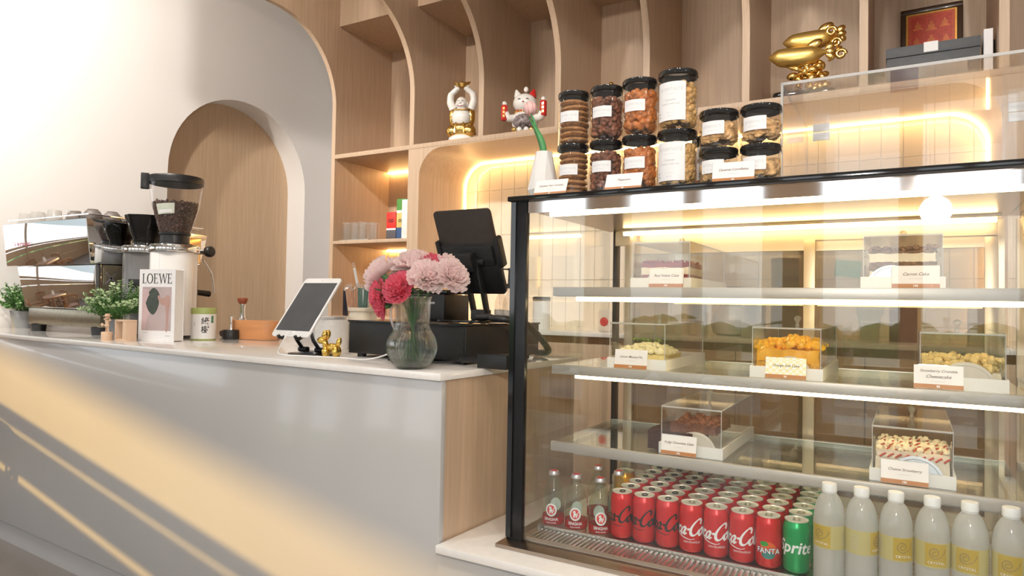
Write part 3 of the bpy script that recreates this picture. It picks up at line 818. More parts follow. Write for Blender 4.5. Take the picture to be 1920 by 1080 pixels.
def lumps(w, d, z, n, r, h=.01, seed=1, dome=0., M=None, flatten=.8):
    rnd = random.Random(seed); mb = MB()
    for i in range(n):
        x = rnd.uniform(-w/2, w/2); y = rnd.uniform(-d/2, d/2)
        zz = z+rnd.uniform(0, h)+dome*(1-(2*x/w)**2)*(1-(2*y/d)**2)
        q = r*rnd.uniform(.6, 1.3)
        mb.ball((x, y, zz), q, 7, 5, (1, rnd.uniform(.7, 1.2), rnd.uniform(.5, flatten)), Matrix.Rotation(rnd.uniform(0, 6), 4, 'XYZ'[i % 3]))
    return mb
def crumb(name, col, k=.25): return mat(name, col, .75, noise=(160, k), bump=(220, .5 if k > .1 else .12))
def plate_disc(loc, mtl, label, r=.058):
    o = thing('cake_liner', label, 'paper liner', loc, 0, 'round liners standing behind price cards')
    M = Matrix.Rotation(R(78), 4, 'X')
    M = Matrix.Rotation(R(-8), 4, 'X')
    MB().prism(arc(0, 0, r, 0, 180, 24), 'Y', 0, .0012, M).build('disc', mtl, o)
    MB().tube([tuple(M @ Vector((a, -.0003, b))) for a, b in arc(0, 0, r*.88, 2, 178, 24)], .0007, 5).build('embossed_ring', mtl, o)
    return o
SILV = mat('silver_card', (.55, .57, .62), .3, metal=.6, noise=(60, .06))
GREYC = mat('pale_card', (.66, .60, .54), .5, noise=(60, .03))
def cake(x0, z, kind, label):
    o = thing('cake_slice', label, 'cake', (x0+.078, 1.752, z+.0041), 0, 'cakes in clear boxes')
    CREAM = crumb('cream', (.90, .78, .60), .06)
    if kind == 'velvet':
        rv = crumb('red_velvet', (.30, .02, .02))
        slab_cake(o, [('cream_layer', CREAM, .014), ('sponge_layer', rv, .013), ('cream_layer', CREAM, .016), ('sponge_layer', rv, .010)], .114, .13, 0, .0018)
        lumps(.112, .128, .054, 110, .004, .003, 5).build('crumb_topping', rv, o)
    if kind == 'carrot':
        cs = crumb('carrot_sponge', (.24, .13, .07), .4)
        slab_cake(o, [('sponge_layer', cs, .018), ('cream_layer', CREAM, .013), ('sponge_layer', cs, .017), ('cream_layer', CREAM, .016), ('sponge_layer', cs, .005)], .118, .13, 0, .0018)
        lumps(.116, .128, .070, 160, .0055, .006, 6).build('nut_topping', crumb('walnut', (.33, .17, .08), .5), o)
    if kind == 'lemon':
        slab_cake(o, [('crust', crumb('pie_crust', (.75, .42, .15)), .014), ('filling', crumb('lemon_curd', (.9, .72, .3), .1), .016)], .125, .14, 0, .002)
        lumps(.12, .135, .032, 260, .0075, .005, 7, .016).build('mousse', crumb('lemon_mousse', (.95, .85, .55), .08), o)
        lumps(.08, .06, .062, 26, .0028, .004, 8).build('lime_zest', crumb('zest', (.2, .3, .05)), o)
    if kind == 'orange':
        slab_cake(o, [('sponge_layer', crumb('orange_sponge', (.85, .42, .06)), .024), ('jelly_layer', mat('orange_jelly', (.98, .46, .02), .3, noise=(60, .12)), .022)], .128, .14, 0, .003)
        lumps(.125, .135, .046, 150, .0085, .008, 9, .012).build('orange_topping', mat('orange_flesh', (1.0, .50, .02), .35, noise=(50, .12)), o)
    if kind == 'crumble':
        slab_cake(o, [('base_layer', crumb('biscuit', (.7, .42, .18)), .012), ('cheese_layer', CREAM, .014)], .128, .14, 0, .002)
        lumps(.125, .14, .026, 220, .008, .022, 10).build('crumble_topping', crumb('crumble_gold', (.93, .68, .30), .12), o)
    if kind == 'chocolate':
        dk = crumb('dark_chocolate', (.06, .02, .015), .3); br = crumb('fudge', (.20, .07, .035), .2)
        slab_cake(o, [('sponge_layer', dk, .040), ('fudge_layer', br, .018)], .105, .15, 0, .002)
        lumps(.1, .145, .058, 60, .007, .003, 11).build('fudge_icing', br, o)
        slab_cake(o, [('sponge_layer', dk, .03), ('fudge_layer', br, .016)], .035, .1, 0, .002)
        for q in list(o.children)[-2:]: q.location = (-.052, -.008, 0)
    if kind == 'cheese':
        slab_cake(o, [('cheese_layer', CREAM, .040), ('cream_layer', CREAM, .012)], .125, .15, 0, .0018)
        lumps(.12, .145, .052, 240, .0058, .007, 12).build('cream_topping', crumb('whipped_cream', (.95, .84, .62), .06), o)
        mb = MB()
        for i in range(22):
            y = -.072+(i//8)*.045; x = -.055+(i % 8)*.0155
            mb.tube([(x+.011*t-.004, y+.012*math.sin(t*3), .0615-.010*(1-t)+random.uniform(0, .002)) for t in (0, .25, .5, .75, 1)], .0016, 6)
        for i in range(9):
            x = -.056+i*.0138; mb.tube([(x, -.0765, .038), (x+.006, -.0768, .043), (x+.011, -.0765, .0455)], .0019, 6)
        mb.build('strawberry_swirl', mat('strawberry_sauce', (.55, .08, .04), .3, noise=(50, .15)), o)
    o.scale = (1.06, 1, {'velvet': 1.15, 'carrot': 1.15, 'lemon': 1.05, 'orange': 1.32, 'crumble': 1.25, 'chocolate': 1.18, 'cheese': 1.15}[kind])
    return o
boxes = [(-.620, 1.175, 'velvet', ['Red Velvet Cake'], '195', 'red velvet cake with cream layers', -.523, GREYC),
         (-.096, 1.175, 'carrot', ['Carrot Cake'], '195', 'tall carrot cake with nut topping', .0065, SILV),
         (-.680, .970, 'lemon', ['Lemon Mousse Pie'], '195', 'pale lemon mousse pie with zest', -.612, None),
         (-.325, .970, 'orange', ['Orange Soft Cake'], '95', 'bright orange jelly topped cake', -.245, GREYC),
         (.010, .970, 'crumble', ['Strawberry Crumble', 'Cheesecake'], '95', 'golden crumble cheesecake', .047, GREYC),
         (-.540, .768, 'chocolate', ['Fudgy Chocolate Cake'], '195', 'dark fudgy chocolate cake', -.487, GREYC),
         (-.077, .768, 'cheese', ['Cheese Strawberry'], '195', 'cream cheese cake with red strawberry swirls', -.012, SILV)]
ging = None
for x0, z, kind, title, pr, desc, cxp, ds in boxes:
    cake_box(x0, z, f'clear lidded white cake box holding the {desc}')
    cake(x0, z, kind, f'{desc} inside a clear box')
    if ds: plate_disc((x0+(.058 if kind == 'carrot' else .082 if z > 1 else .086), 1.6665, z+.005), ds, f'round paper liner standing in front of the {desc}', .047 if z > 1 else .046 if kind == 'orange' else .052)
    stock = None
    if kind == 'orange':
        stock = MATS.get('gingham_card')
        if stock is None:
            stock = mat('gingham_card', (.9, .88, .75), .5)
            n_ = stock.node_tree.nodes; l_ = stock.node_tree.links
            ck = n_.new('ShaderNodeTexChecker'); ck.inputs['Scale'].default_value = 140
            ck.inputs[1].default_value = (.93, .92, .86, 1); ck.inputs[2].default_value = (.92, .82, .45, 1)
            tcn = n_.new('ShaderNodeTexCoord'); l_.new(tcn.outputs['Object'], ck.inputs[0]); l_.new(ck.outputs[0], n_['Principled BSDF'].inputs['Base Color'])
    price_card((cxp, 1.6395, z+.0012), R(0), title, pr, f'white price card with a brown strip reading {" ".join(title)}', stock=stock)

# ================================================================== ON TOP OF THE CASE
jars = []
def label_patch(o, r, z0, z1, a0, a1, big):
    l = MB().patch(r, a0, a1, z0, z1, 14).build('label', PAPER, o)
    am = (a0+a1)/2; w = (a1-a0)*r
    if big:
        h = z1-z0
        rows = [('AFTERTASTE', w*.145, .80, INKLG), ('CAFE & BAKERY', w*.05, .69, INKLG), ('Caramel', w*.10, .53, INKG), ('Popcorn with nuts', w*.085, .43, INKG),
                ('aftertaste.cafe', w*.05, .20, INKLG), ('aftertaste', w*.05, .11, INKLG)]
    else:
        h = z1-z0; rows = [('AFTERTASTE', w*.145, .58, INKLG), ('CAFE & BAKERY', w*.06, .25, INKLG)]
    for t, sz, f, m in rows:
        link('lettering', flatmesh(wrap(*slice2d(*text2d(t, sz), .004), r+.0003, am, z0+h*f), 'lettering'), m, l)
    if big:
        for f in (.20, .11):
            link('icon', flatmesh(wrap([(-w*.40+.0022*math.cos(2*PI*i/12), .0022*math.sin(2*PI*i/12)) for i in range(12)], [tuple(range(12))], r+.0003, am, z0+h*f), 'icon'), INKG, l)
def jar(loc, r, h, label, lab, rz):
    o = thing('snack_jar', label, 'jar', loc, rz, 'snack jars with black lids')
    b = MB().lathe([(r*.90, 0), (r*.985, .003), (r*.985, h-.024), (r*.93, h-.018), (r*.93, h-.011)], 40, None, True, False).build('jar_body', JARP, o, smooth=40)
    MB().lathe([(r*.94, h-.014), (r*1.01, h-.013), (r*1.01, h-.004), (r*.97, h-.0005), (r*.9, h-.0005), (r*.88, h-.002), (.0001, h-.002)], 40, None, False, False).build('lid', BLACKG, o, smooth=40)
    z0, z1, a0, a1, big = lab
    label_patch(b, r*.99, z0, z1, a0, a1, big)
    return o
def fill(loc, r, h, kind, label, seed):
    rnd = random.Random(seed); mb = MB(); z = .006
    cfg = {'granola': ((.008, .7), 620), 'popcorn': ((.0115, .9), 330), 'mixed': ((.010, .8), 420), 'flakes': ((.0115, .35), 520)}[kind]
    (pr, fl), n = cfg
    n = int(n*h/.13)
    for i in range(n):
        a = rnd.uniform(0, 2*PI); rr = (r-pr*(.95 if kind == 'mixed' else .78)-.001)*(rnd.random()**.12)
        zz = .006+pr+rnd.random()*(h-.006-2*pr)
        q = pr*rnd.uniform(.7, 1.1)
        c = (rr*math.cos(a), rr*math.sin(a), zz)
        M = Matrix.Rotation(rnd.uniform(0, 6), 4, 'X') @ Matrix.Rotation(rnd.uniform(0, 6), 4, 'Z')
        mb.ball(c, q, 8, 5, (1, rnd.uniform(.75, 1), fl), M)
        if kind == 'popcorn' and i % 2 == 0:
            mb.ball((c[0]*.96+q*.4, c[1]*.96, c[2]+q*.5), q*.6, 6, 4)
    m = {'granola': mat('granola_brown', (.22, .08, .04), .5, noise=(60, .8), bump=(120, .5)),
         'popcorn': mat('caramel_popcorn', (.54, .17, .035), .25, noise=(70, .45), coat=.4),
         'mixed': mat('popcorn_mix', (.74, .42, .15), .35, noise=(70, .45)),
         'flakes': mat('cornflakes', (.72, .40, .17), .5, noise=(60, .55))}[kind]
    o = mb.build('snack_filling', m, smooth=60); o.location = loc
    tag(o, label, 'snack', kind='stuff')
    return o
COOKIE = mat('cookie_brown', (.42, .20, .07), .8, noise=(90, .35), bump=(120, .6))
CHIP = mat('chocolate_chip', (.04, .02, .015), .4, noise=(60, .2))
cookie0 = None
def cookies(loc, r, h, n, where):
    global cookie0
    rnd = random.Random(int(loc[2]*1000)); z = loc[2]+.006
    for i in range(n):
        t = .0135
        p = (loc[0]+rnd.uniform(-.002, .002), loc[1]+rnd.uniform(-.002, .002), z); rot = (R(rnd.uniform(-4, 4)), R(rnd.uniform(-4, 4)), rnd.uniform(0, 6)); z += t
        lb = f'round chocolate chip cookie in the {where}, {ordn(i)} from the bottom'
        if cookie0 is None:
            cookie0 = thing('cookie', lb, 'cookie', p, 0, 'cookies in the '+where)
            MB().lathe([(.0001, 0), (.029, 0), (.0365, .004), (.0360, .008), (.029, .0118), (.0001, .013)], 22).build('biscuit', COOKIE, cookie0, smooth=60)
            mb = MB()
            for k in range(14):
                a = rnd.uniform(0, 6.3); q = rnd.uniform(.006, .031); mb.ball((q*math.cos(a), q*math.sin(a), .0105-.003*(q/.03)**2), .0028, 6, 4)
            mb.build('chocolate_chips', CHIP, cookie0); o = cookie0
        else: o = copytree(cookie0, p, 0, lb, 'cookies in the '+where)
        o.rotation_euler = rot
LZ = TT
stacks = [(-.749, .0405, .1345, 'cookie'), (-.660, .0410, .1350, 'granola'), (-.572, .0425, .1375, 'popcorn'), (-.479, .0465, .1400, 'mixed')]
nm_ = {'cookie': 'cookies', 'granola': 'dark granola clusters', 'popcorn': 'glossy caramel popcorn', 'mixed': 'pale popcorn and nuts', 'flakes': 'cornflake clusters'}
for x, r, h, kind in stacks:
    va = math.atan2(-x, 1.58)
    for lev in (0, 1):
        z = LZ+lev*h
        w = 'lower' if lev == 0 else 'upper'
        c0 = va-R(26)
        if kind == 'mixed': lab = (.018, h-.032, c0-.72, c0+.85, True)
        else: lab = (h*.40, h*.60, c0-.55, c0+.75, False)
        jar((x+random.uniform(-.002, .002), 1.58, z), r, h-.0005, f'{w} tall clear jar of {nm_[kind]} with a black lid', lab, 0)
        if kind == 'cookie': cookies((x, 1.58, z), r, h, 8 if lev else 8, f'{w} tall cookie jar')
        else: fill((x, 1.58, z+.002), r*.975, h-.026, kind, f'{nm_[kind]} filling the {w} tall jar', int(1000*h)+lev)
jar((-.425, 1.665, LZ), .0425, .137, 'tall clear jar half hidden behind the jars of pale popcorn', (.03, .11, -.5, 1.0, True), 0)
fill((-.425, 1.665, LZ+.002), .040, .11, 'popcorn', 'caramel popcorn filling the jar hidden behind the others', 77)
for x, n_ in ((-.383, 'beside the tall jars'), (-.291, 'beside the acrylic cover')):
    va = math.atan2(-x, 1.58)
    for lev in (0, 1):
        h, r = .0875, .0440
        w = 'lower' if lev == 0 else 'upper'
        jar((x, 1.58, LZ+lev*h), r, h-.0005, f'{w} short clear jar of cornflake clusters {n_}', (.028, .058, va-R(28)-.5, va-R(28)+.75, False), 0)
        fill((x, 1.58, LZ+lev*h+.002), r*.975, h-.026, 'flakes', f'cornflake clusters filling the {w} short jar {n_}', 90+lev+int(-x*100))
price_card((-.784, 1.512, LZ+.0004), R(0), ['Cashew Nut Cookies'], '95', 'price card reading Cashew Nut Cookies on top of the case', h=.046, tilt=24, w=.09)
price_card((-.590, 1.512, LZ+.0004), R(2), ['Popcorn'], '95', 'price card reading Popcorn leaning in front of the tall jars', h=.046, tilt=24, w=.09)
price_card((-.336, 1.512, LZ+.0004), R(4), ['Caramel Cornflakes'], '95', 'price card reading Caramel Cornflakes in front of the short jars', h=.046, tilt=12, w=.088)

# faceted white vase with one tulip
va_ = thing('faceted_vase', 'white faceted vase at the corner of the case top', 'vase', (-.838, 1.585, LZ))
VASEW = mat('white_ceramic', (.85, .83, .81), .3, coat=.2, noise=(30, .01))
mb = MB(); vs = []; fs = []; n = 9
for k, (r, z, tw) in enumerate([(.030, 0, 0), (.0425, .026, .5), (.0225, .128, 0), (.0185, .128, 0), (.030, .04, .5)]):
    for i in range(n):
        a = 2*PI*(i+tw)/n; vs.append((r*math.cos(a), r*math.sin(a), z))
for k in range(4):
    for i in range(n):
        j = (i+1) % n
        if k == 0: fs += [(i, j, n+i), (j, n+j, n+i)]
        elif k == 1: fs += [(n+i, n+j, 2*n+j), (n+i, 2*n+j, 2*n+i)]
        else: fs.append((k*n+i, k*n+j, (k+1)*n+j, (k+1)*n+i))
fs.append(tuple(range(n-1, -1, -1))); mb.add(vs, fs).build('vase_body', VASEW, va_, smooth=0)
tu = thing('tulip', 'single pink tulip standing in the white faceted vase', 'flower', (-.838, 1.585, LZ+.06))
LEAFG = mat('tulip_green', (.10, .36, .13), .5, noise=(30, .15))
st = spline([(0, 0, 0), (-.006, 0, .07), (-.022, 0, .13), (-.040, 0, .175)], 6)
MB().tube(st, .0028, 8).build('stem', LEAFG, tu)
mb = MB(); vs = []; fs = []
ax = spline([(.002, -.004, .05), (-.004, -.006, .09), (-.022, -.008, .13), (-.043, -.010, .165)], 5)
m_ = len(ax)
for i, p in enumerate(ax):
    t = i/(m_-1); w = .0095*math.sin(PI*min(1, .25+t*.75))*(1-t**6)+.0005
    for dx, dy in ((-w, .003), (0, -.002), (w, .003)): vs.append((p[0]+dx, p[1]+dy, p[2]))
for i in range(m_-1):
    for k in range(2): fs.append((3*i+k, 3*i+k+1, 3*i+4+k, 3*i+3+k))
o = MB().add(vs, fs).build('leaf', LEAFG, tu); o.modifiers.new('thickness', 'SOLIDIFY').thickness = .001
PK = mat('tulip_pink', (.88, .52, .50), .5, sss=.1, noise=(25, .12))
for i in range(6):
    a = 2*PI*i/6; q = .0005 if i % 2 else .0015
    vs = []; fs = []
    for k in range(7):
        t = k/6; rr = .0165*math.sin(PI*(.12+.80*t))**.7*(1 if i % 2 else 1.04)+q; zz = .038*t
        wd = .62*math.sin(PI*(.15+.78*t))
        for s_ in (-1, -.5, 0, .5, 1):
            vs.append((rr*math.cos(a+s_*wd), rr*math.sin(a+s_*wd), zz))
    for k in range(6):
        for s_ in range(4): fs.append((k*5+s_, k*5+s_+1, k*5+6+s_, k*5+5+s_))
    o = MB().add(vs, fs).build('petal', PK, tu, smooth=60); o.location = (-.040, 0, .172); o.rotation_euler = (0, R(-12), 0)
    o.modifiers.new('thickness', 'SOLIDIFY').thickness = .0008

# long clear acrylic cover
ac = thing('acrylic_cover', 'long clear acrylic cover box standing empty on the case', 'acrylic box', (.0, 1.8, LZ))
t = .004; ax0, ax1, ay0_, ay1_, az = -.252, .26, 1.60, 2.02, .228
for nm, b in (('front_sheet', (ax0, ax1, ay0_, ay0_+t, 0, az-t)), ('back_sheet', (ax0, ax1, ay1_-t, ay1_, 0, az-t)),
              ('side_sheet', (ax0, ax0+t, ay0_+t, ay1_-t, 0, az-t)), ('top_sheet', (ax0, ax1, ay0_, ay1_, az-t, az))):
    rbox(b[0], b[1], b[2], b[3], LZ+b[4], LZ+b[5]).build(nm, ACRYL, ac, True)
for b in ((ax0-.001, ax0+t, ay0_-.001, ay0_+t+.0005, 0, az), (ax0, ax1, ay0_-.001, ay0_+.001, az-t-.001, az+.001), (ax0-.001, ax0+.0015, ay0_+t, ay1_-t, az-t, az+.001), (ax0-.001, ax0+t, ay1_-t, ay1_+.001, 0, az)):
    rbox(b[0], b[1], b[2], b[3], LZ+b[4], LZ+b[5]).build('polished_edge', ACEDGE, ac, True)
for x in (-.236, .20):
    for dz in (0, -.024):
        rbox(x, x+.042, ay1_+.001, ay1_+.004, LZ+.212+dz, LZ+.234+dz).build('hinge', mat('hinge_clear_grey', (.75, .75, .78), .3, noise=(30, .03)), ac, True, bevel=.001)

# ================================================================== ON THE SERVING COUNTER
# ---- espresso machine
MIRROR = mat('mirror_steel', (.80, .80, .80), .035, metal=1, noise=(6, .02))
BRONZE = mat('bronze_steel', (.33, .29, .21), .3, metal=1, noise=(60, .1))
em = thing('espresso_machine', 'mirror polished espresso machine at the far end of the counter', 'coffee machine', (-3.6, 1.95, CT))
def hexa(name, q0, q1, m, par, bevel=.002):
    """solid between two quads (same corner order)"""
    return MB().add(list(q0)+list(q1), [(0, 1, 2, 3), (7, 6, 5, 4), (0, 4, 5, 1), (1, 5, 6, 2), (2, 6, 7, 3), (3, 7, 4, 0)]).build(name, m, par, True, bevel=bevel)
up = hexa('upper_body', [(-4.0, 1.705, 1.276), (-3.222, 1.705, 1.276), (-3.222, 1.680, 1.487), (-4.0, 1.680, 1.487)],
     [(-4.0, 2.26, 1.30), (-3.222, 2.26, 1.30), (-3.222, 2.30, 1.462), (-4.0, 2.30, 1.462)], MIRROR, em, .004)
lw_ = hexa('lower_panel', [(-3.865, 1.735, 1.07), (-3.215, 1.735, 1.07), (-3.215, 1.722, 1.276), (-3.93, 1.722, 1.276)],
     [(-3.865, 1.76, 1.07), (-3.225, 1.76, 1.07), (-3.225, 1.76, 1.276), (-3.93, 1.76, 1.276)], MIRROR, em, .003)
rbox(-3.85, -3.25, 1.76, 1.95, 1.07, 1.29).build('inner_body', BLACKP, em, True)
rbox(-3.24, -3.222, 1.762, 2.25, 1.07, 1.276).build('side_panel', BRONZE, em, True, bevel=.003)
rbox(-3.855, -3.205, 1.745, 2.25, .986, 1.068).build('base', BRONZE, em, True, bevel=.006)
rbox(-3.84, -3.22, 1.96, 2.24, 1.069, 1.075).build('drip_tray', STEEL, em, True)
for x, y in ((-3.80, 1.77), (-3.25, 1.77), (-3.80, 2.2), (-3.25, 2.2)):
    MB().lathe([(.032, 0), (.036, .035)], 20, Matrix.Translation((x, y, CT))).build('foot', BLACKP, em, True)
for x in (-3.72, -3.42):
    g = MB().cyl((x, 2.27, 1.30), (x, 2.27, 1.19), .036).build('group_head', CHROME, em, True)
    MB().cyl((x, 2.27, 1.19), (x, 2.27, 1.155), .04).build('portafilter', CHROME, g, True)
    MB().cyl((x, 2.30, 1.17), (x, 2.46, 1.155), .013, .017).build('portafilter_handle', BLACKP, g, True)
sv = MB().cyl((-3.215, 2.20, 1.37), (-3.15, 2.24, 1.37), .014).build('steam_valve', CHROME, em, True)
MB().lathe([(.020, 0), (.028, .008), (.028, .03), (.020, .038)], 20, Matrix.Translation((-3.14, 2.24, 1.37)) @ Matrix.Rotation(R(90), 4, 'Y')).build('valve_knob', BLACKP, sv, True, bevel=.002)
rbox(-3.222, -3.205, 2.02, 2.25, 1.31, 1.44).build('valve_cover', mat('brass_plate', (.75, .52, .26), .15, metal=1, noise=(20, .05)), em, True, bevel=.003)
MB().tube([(-3.20, 2.26, 1.33), (-3.22, 2.33, 1.26), (-3.24, 2.36, 1.16)], .005).build('steam_wand', CHROME, em, True)
# maker's name on the upper panel
RN = mat('emblem_red_enamel', (.45, .02, .03), .3, noise=(50, .1))
Ml = Matrix.Translation((-3.88, 1.6915, 1.385)) @ Matrix.Rotation(R(6.7), 4, 'X')
link('lettering', flatmesh(flat(*text2d('la marzocco', .03, bold=.03, space=1.1), Ml @ Matrix.Translation((.07, -.004, 0))), 'lettering'), RN, up, True)
link('x_mark', flatmesh(MB().add([v for p in (ribbon([(-.025, -.025), (.025, .025)], .008), ribbon([(-.025, .025), (.025, -.025)], .008)) for v in [(-3.2205, 1.80+a, 1.215+b) for a, b in p[0]]], [(0, 1, 3, 2), (4, 5, 7, 6)]), 'x_mark'), CHROME, em, True)
rbox(-3.98, -3.24, 1.70, 2.27, 1.4875, 1.4895).build('cup_tray', STEEL, em, True)
rail = MB().tube([(-3.235, 1.70, 1.506), (-3.235, 2.28, 1.497)], .0035, 6); rail.tube([(-3.985, 1.70, 1.506), (-3.235, 1.70, 1.506)], .0035, 6)
rail.build('cup_rail', CHROME, em, True)
# cups on the machine
CUPG = mat('cup_taupe', (.17, .145, .13), .45, noise=(40, .08))
cup0 = None
for i, (x, y) in enumerate([(-3.47, 1.76), (-3.38, 1.80), (-3.30, 1.75), (-3.31, 1.845), (-3.30, 1.94), (-3.30, 2.03), (-3.31, 2.12), (-3.31, 2.21)]):
    lb = f'upturned taupe espresso cup on the coffee machine, {ordn(i)} from the panel end'
    if cup0 is None:
        cup0 = thing('espresso_cup', lb, 'cup', (x, y, 1.4896), 0, 'taupe cups warming on the machine')
        MB().lathe([(.041, 0), (.042, .002), (.037, .026), (.028, .040), (.0225, .042), (.0225, .046), (.017, .046), (.017, .042), (.0001, .042)], 28, None, False, False).build('cup_body', CUPG, cup0, smooth=45)
        MB().tube([(.036, 0, .028), (.052, 0, .026), (.055, 0, .014), (.040, 0, .008)], .0035, 6).build('handle', CUPG, cup0)
    else: copytree(cup0, (x, y, 1.4896), random.uniform(1, 4), lb)
CUPT = clear('tumbler_frosted', (.9, .9, .88), 1.45, haze=.45, hazecol=(.9, .87, .84))
tum0 = None
for i, (x, y) in enumerate([(-3.94, 1.76), (-3.86, 1.80), (-3.80, 1.75), (-3.72, 1.79), (-3.64, 1.75), (-3.56, 1.80), (-3.90, 1.88), (-3.76, 1.88)]):
    lb = f'upturned pale frosted tumbler on the coffee machine, {ordn(i)} from the wall'
    if tum0 is None:
        tum0 = tag(MB().lathe([(.037, 0), (.029, .058), (.027, .06), (.0001, .06)], 24, None, False, False).build('frosted_tumbler', CUPT, smooth=45), lb, 'tumbler', 'pale tumblers on the machine')
        tum0.location = (x, y, 1.4896)
    else: copytree(tum0, (x, y, 1.4896), 0, lb)

# ---- grinders
HOP = clear('hopper_plastic', (.93, .92, .91), 1.45, haze=.04)
BEAN = mat('coffee_bean', (.075, .028, .014), .35, noise=(50, .3))
def grinder(loc, bodymat, label, tall):
    o = thing('coffee_grinder', label, 'coffee grinder', loc, R(40))
    MB().prism(rrect(-.088, .088, -.088, .088, .06), 'Z', .0, .012).build('base_plate', BLACKP, o)
    MB().prism(rrect(-.092, .092, -.092, .092, .07), 'Z', .012, .382).build('body', bodymat, o, bevel=.002)
    MB().lathe([(.104, .382), (.106, .386), (.106, .410), (.102, .415), (.0001, .415)], 40, None, True, False).build('collar', CHROME, o, smooth=40)
    b = rbox(-.020, .020, -.0945, -.093, .30, .378).build('badge', BLACKP, o); b.rotation_euler = (0, 0, R(-32))
    di = [(0, .016), (.010, 0), (0, -.016), (-.010, 0)]
    for dz in (.012, -.012):
        q = link('badge_mark', flatmesh(MB().add([(x_, -.0949, .345+dz+y_*.5) for x_, y_ in di], [(0, 1, 2, 3)]), 'badge_mark'), INKW, b)
    rbox(-.03, .03, -.135, -.092, .22, .26).build('dosing_spout', BLACKP, o, bevel=.004)
    if tall:
        h = MB().lathe([(.062, .415), (.060, .455), (.064, .470), (.098, .590), (.112, .690)], 40, None, False, False).build('hopper', HOP, o, smooth=40)
        MB().lathe([(.078, .415), (.074, .420), (.062, .424), (.061, .458), (.066, .462), (.067, .470), (.0655, .470)], 40, None, False, False).build('hopper_neck', BLACKP, h, smooth=40)
        MB().lathe([(.111, .688), (.1145, .690), (.116, .714), (.112, .722), (.0001, .726)], 40, None, False, False).build('lid', BLACKP, h, smooth=40)
        lv = rbox(-.016, .016, -.142, -.108, .660, .730).build('lid_latch', BLACKP, h, bevel=.004); lv.rotation_euler = (0, 0, R(-70))
        q = link('latch_mark', flatmesh(MB().add([(-.008, -.1426, .700), (.008, -.1426, .700), (0, -.1426, .716)], [(0, 1, 2)]), 'latch_mark'), INKW, lv)
        vs = []; fs = []
        def hr(z): return .0645+(z-.47)/.12*.034+.0012
        for i in range(11):
            a = R(-10)+(-.42+.84*i/10)
            for z in (.545+.006*i/10, .590+.006*i/10): vs.append((hr(z)*math.sin(a), -hr(z)*math.cos(a), z))
        for i in range(10): fs.append((2*i, 2*i+2, 2*i+3, 2*i+1))
        st = MB().add(vs, fs).build('sticker', mat('sticker_pale', (.66, .70, .60), .5, noise=(25, .12)), h)
        vs = []; fs = []
        for i in range(9):
            a = R(-10)+(-.34+.66*i/8)
            for z in (.551+.005*i/8, .564+.005*i/8): vs.append(((hr(z)+.0004)*math.sin(a), -(hr(z)+.0004)*math.cos(a), z))
        for i in range(8): fs.append((2*i, 2*i+2, 2*i+3, 2*i+1))
        MB().add(vs, fs).build('sticker_print', PAPER, st)
    else:
        MB().lathe([(.062, .415), (.060, .450), (.070, .470), (.094, .545), (.096, .556), (.0001, .558)], 36, None, False, False).build('hopper', clear('smoked_hopper', (.10, .09, .09), 1.45, haze=.5, hazecol=(.03, .028, .027)), o, smooth=40)
    return o
grinder((-2.875, 1.885, CT), mat('grinder_white', (.86, .84, .82), .3, coat=.3, noise=(30, .01)), 'white coffee grinder with a clear hopper full of beans', True)
grinder((-3.085, 1.885, CT), mat('grinder_grey', (.20, .19, .185), .3, metal=.5, noise=(30, .04)), 'dark grey coffee grinder with a smoked hopper beside the machine', False)
mb = MB(); rnd = random.Random(3)
def bean(mb, c, a, b):
    mb.ball(c, .0052, 7, 5, (1.35, .95, .75), Matrix.Rotation(a, 4, 'X') @ Matrix.Rotation(b, 4, 'Z'))
for i in range(1500):
    z = rnd.uniform(.472, .612); rr = .0645+(z-.47)/.12*.034 if z < .59 else .098+(z-.59)*.14
    a = rnd.uniform(0, 2*PI); q = (rr-.0085)*(1 if z < .604 else math.sqrt(rnd.random()))
    bean(mb, (q*math.cos(a), q*math.sin(a), z), rnd.uniform(0, 6), rnd.uniform(0, 6))
o = tag(mb.build('coffee_beans', BEAN, smooth=60), 'dark roasted coffee beans filling the clear grinder hopper', 'coffee beans', kind='stuff')
o.location = (-2.875, 1.885, CT)

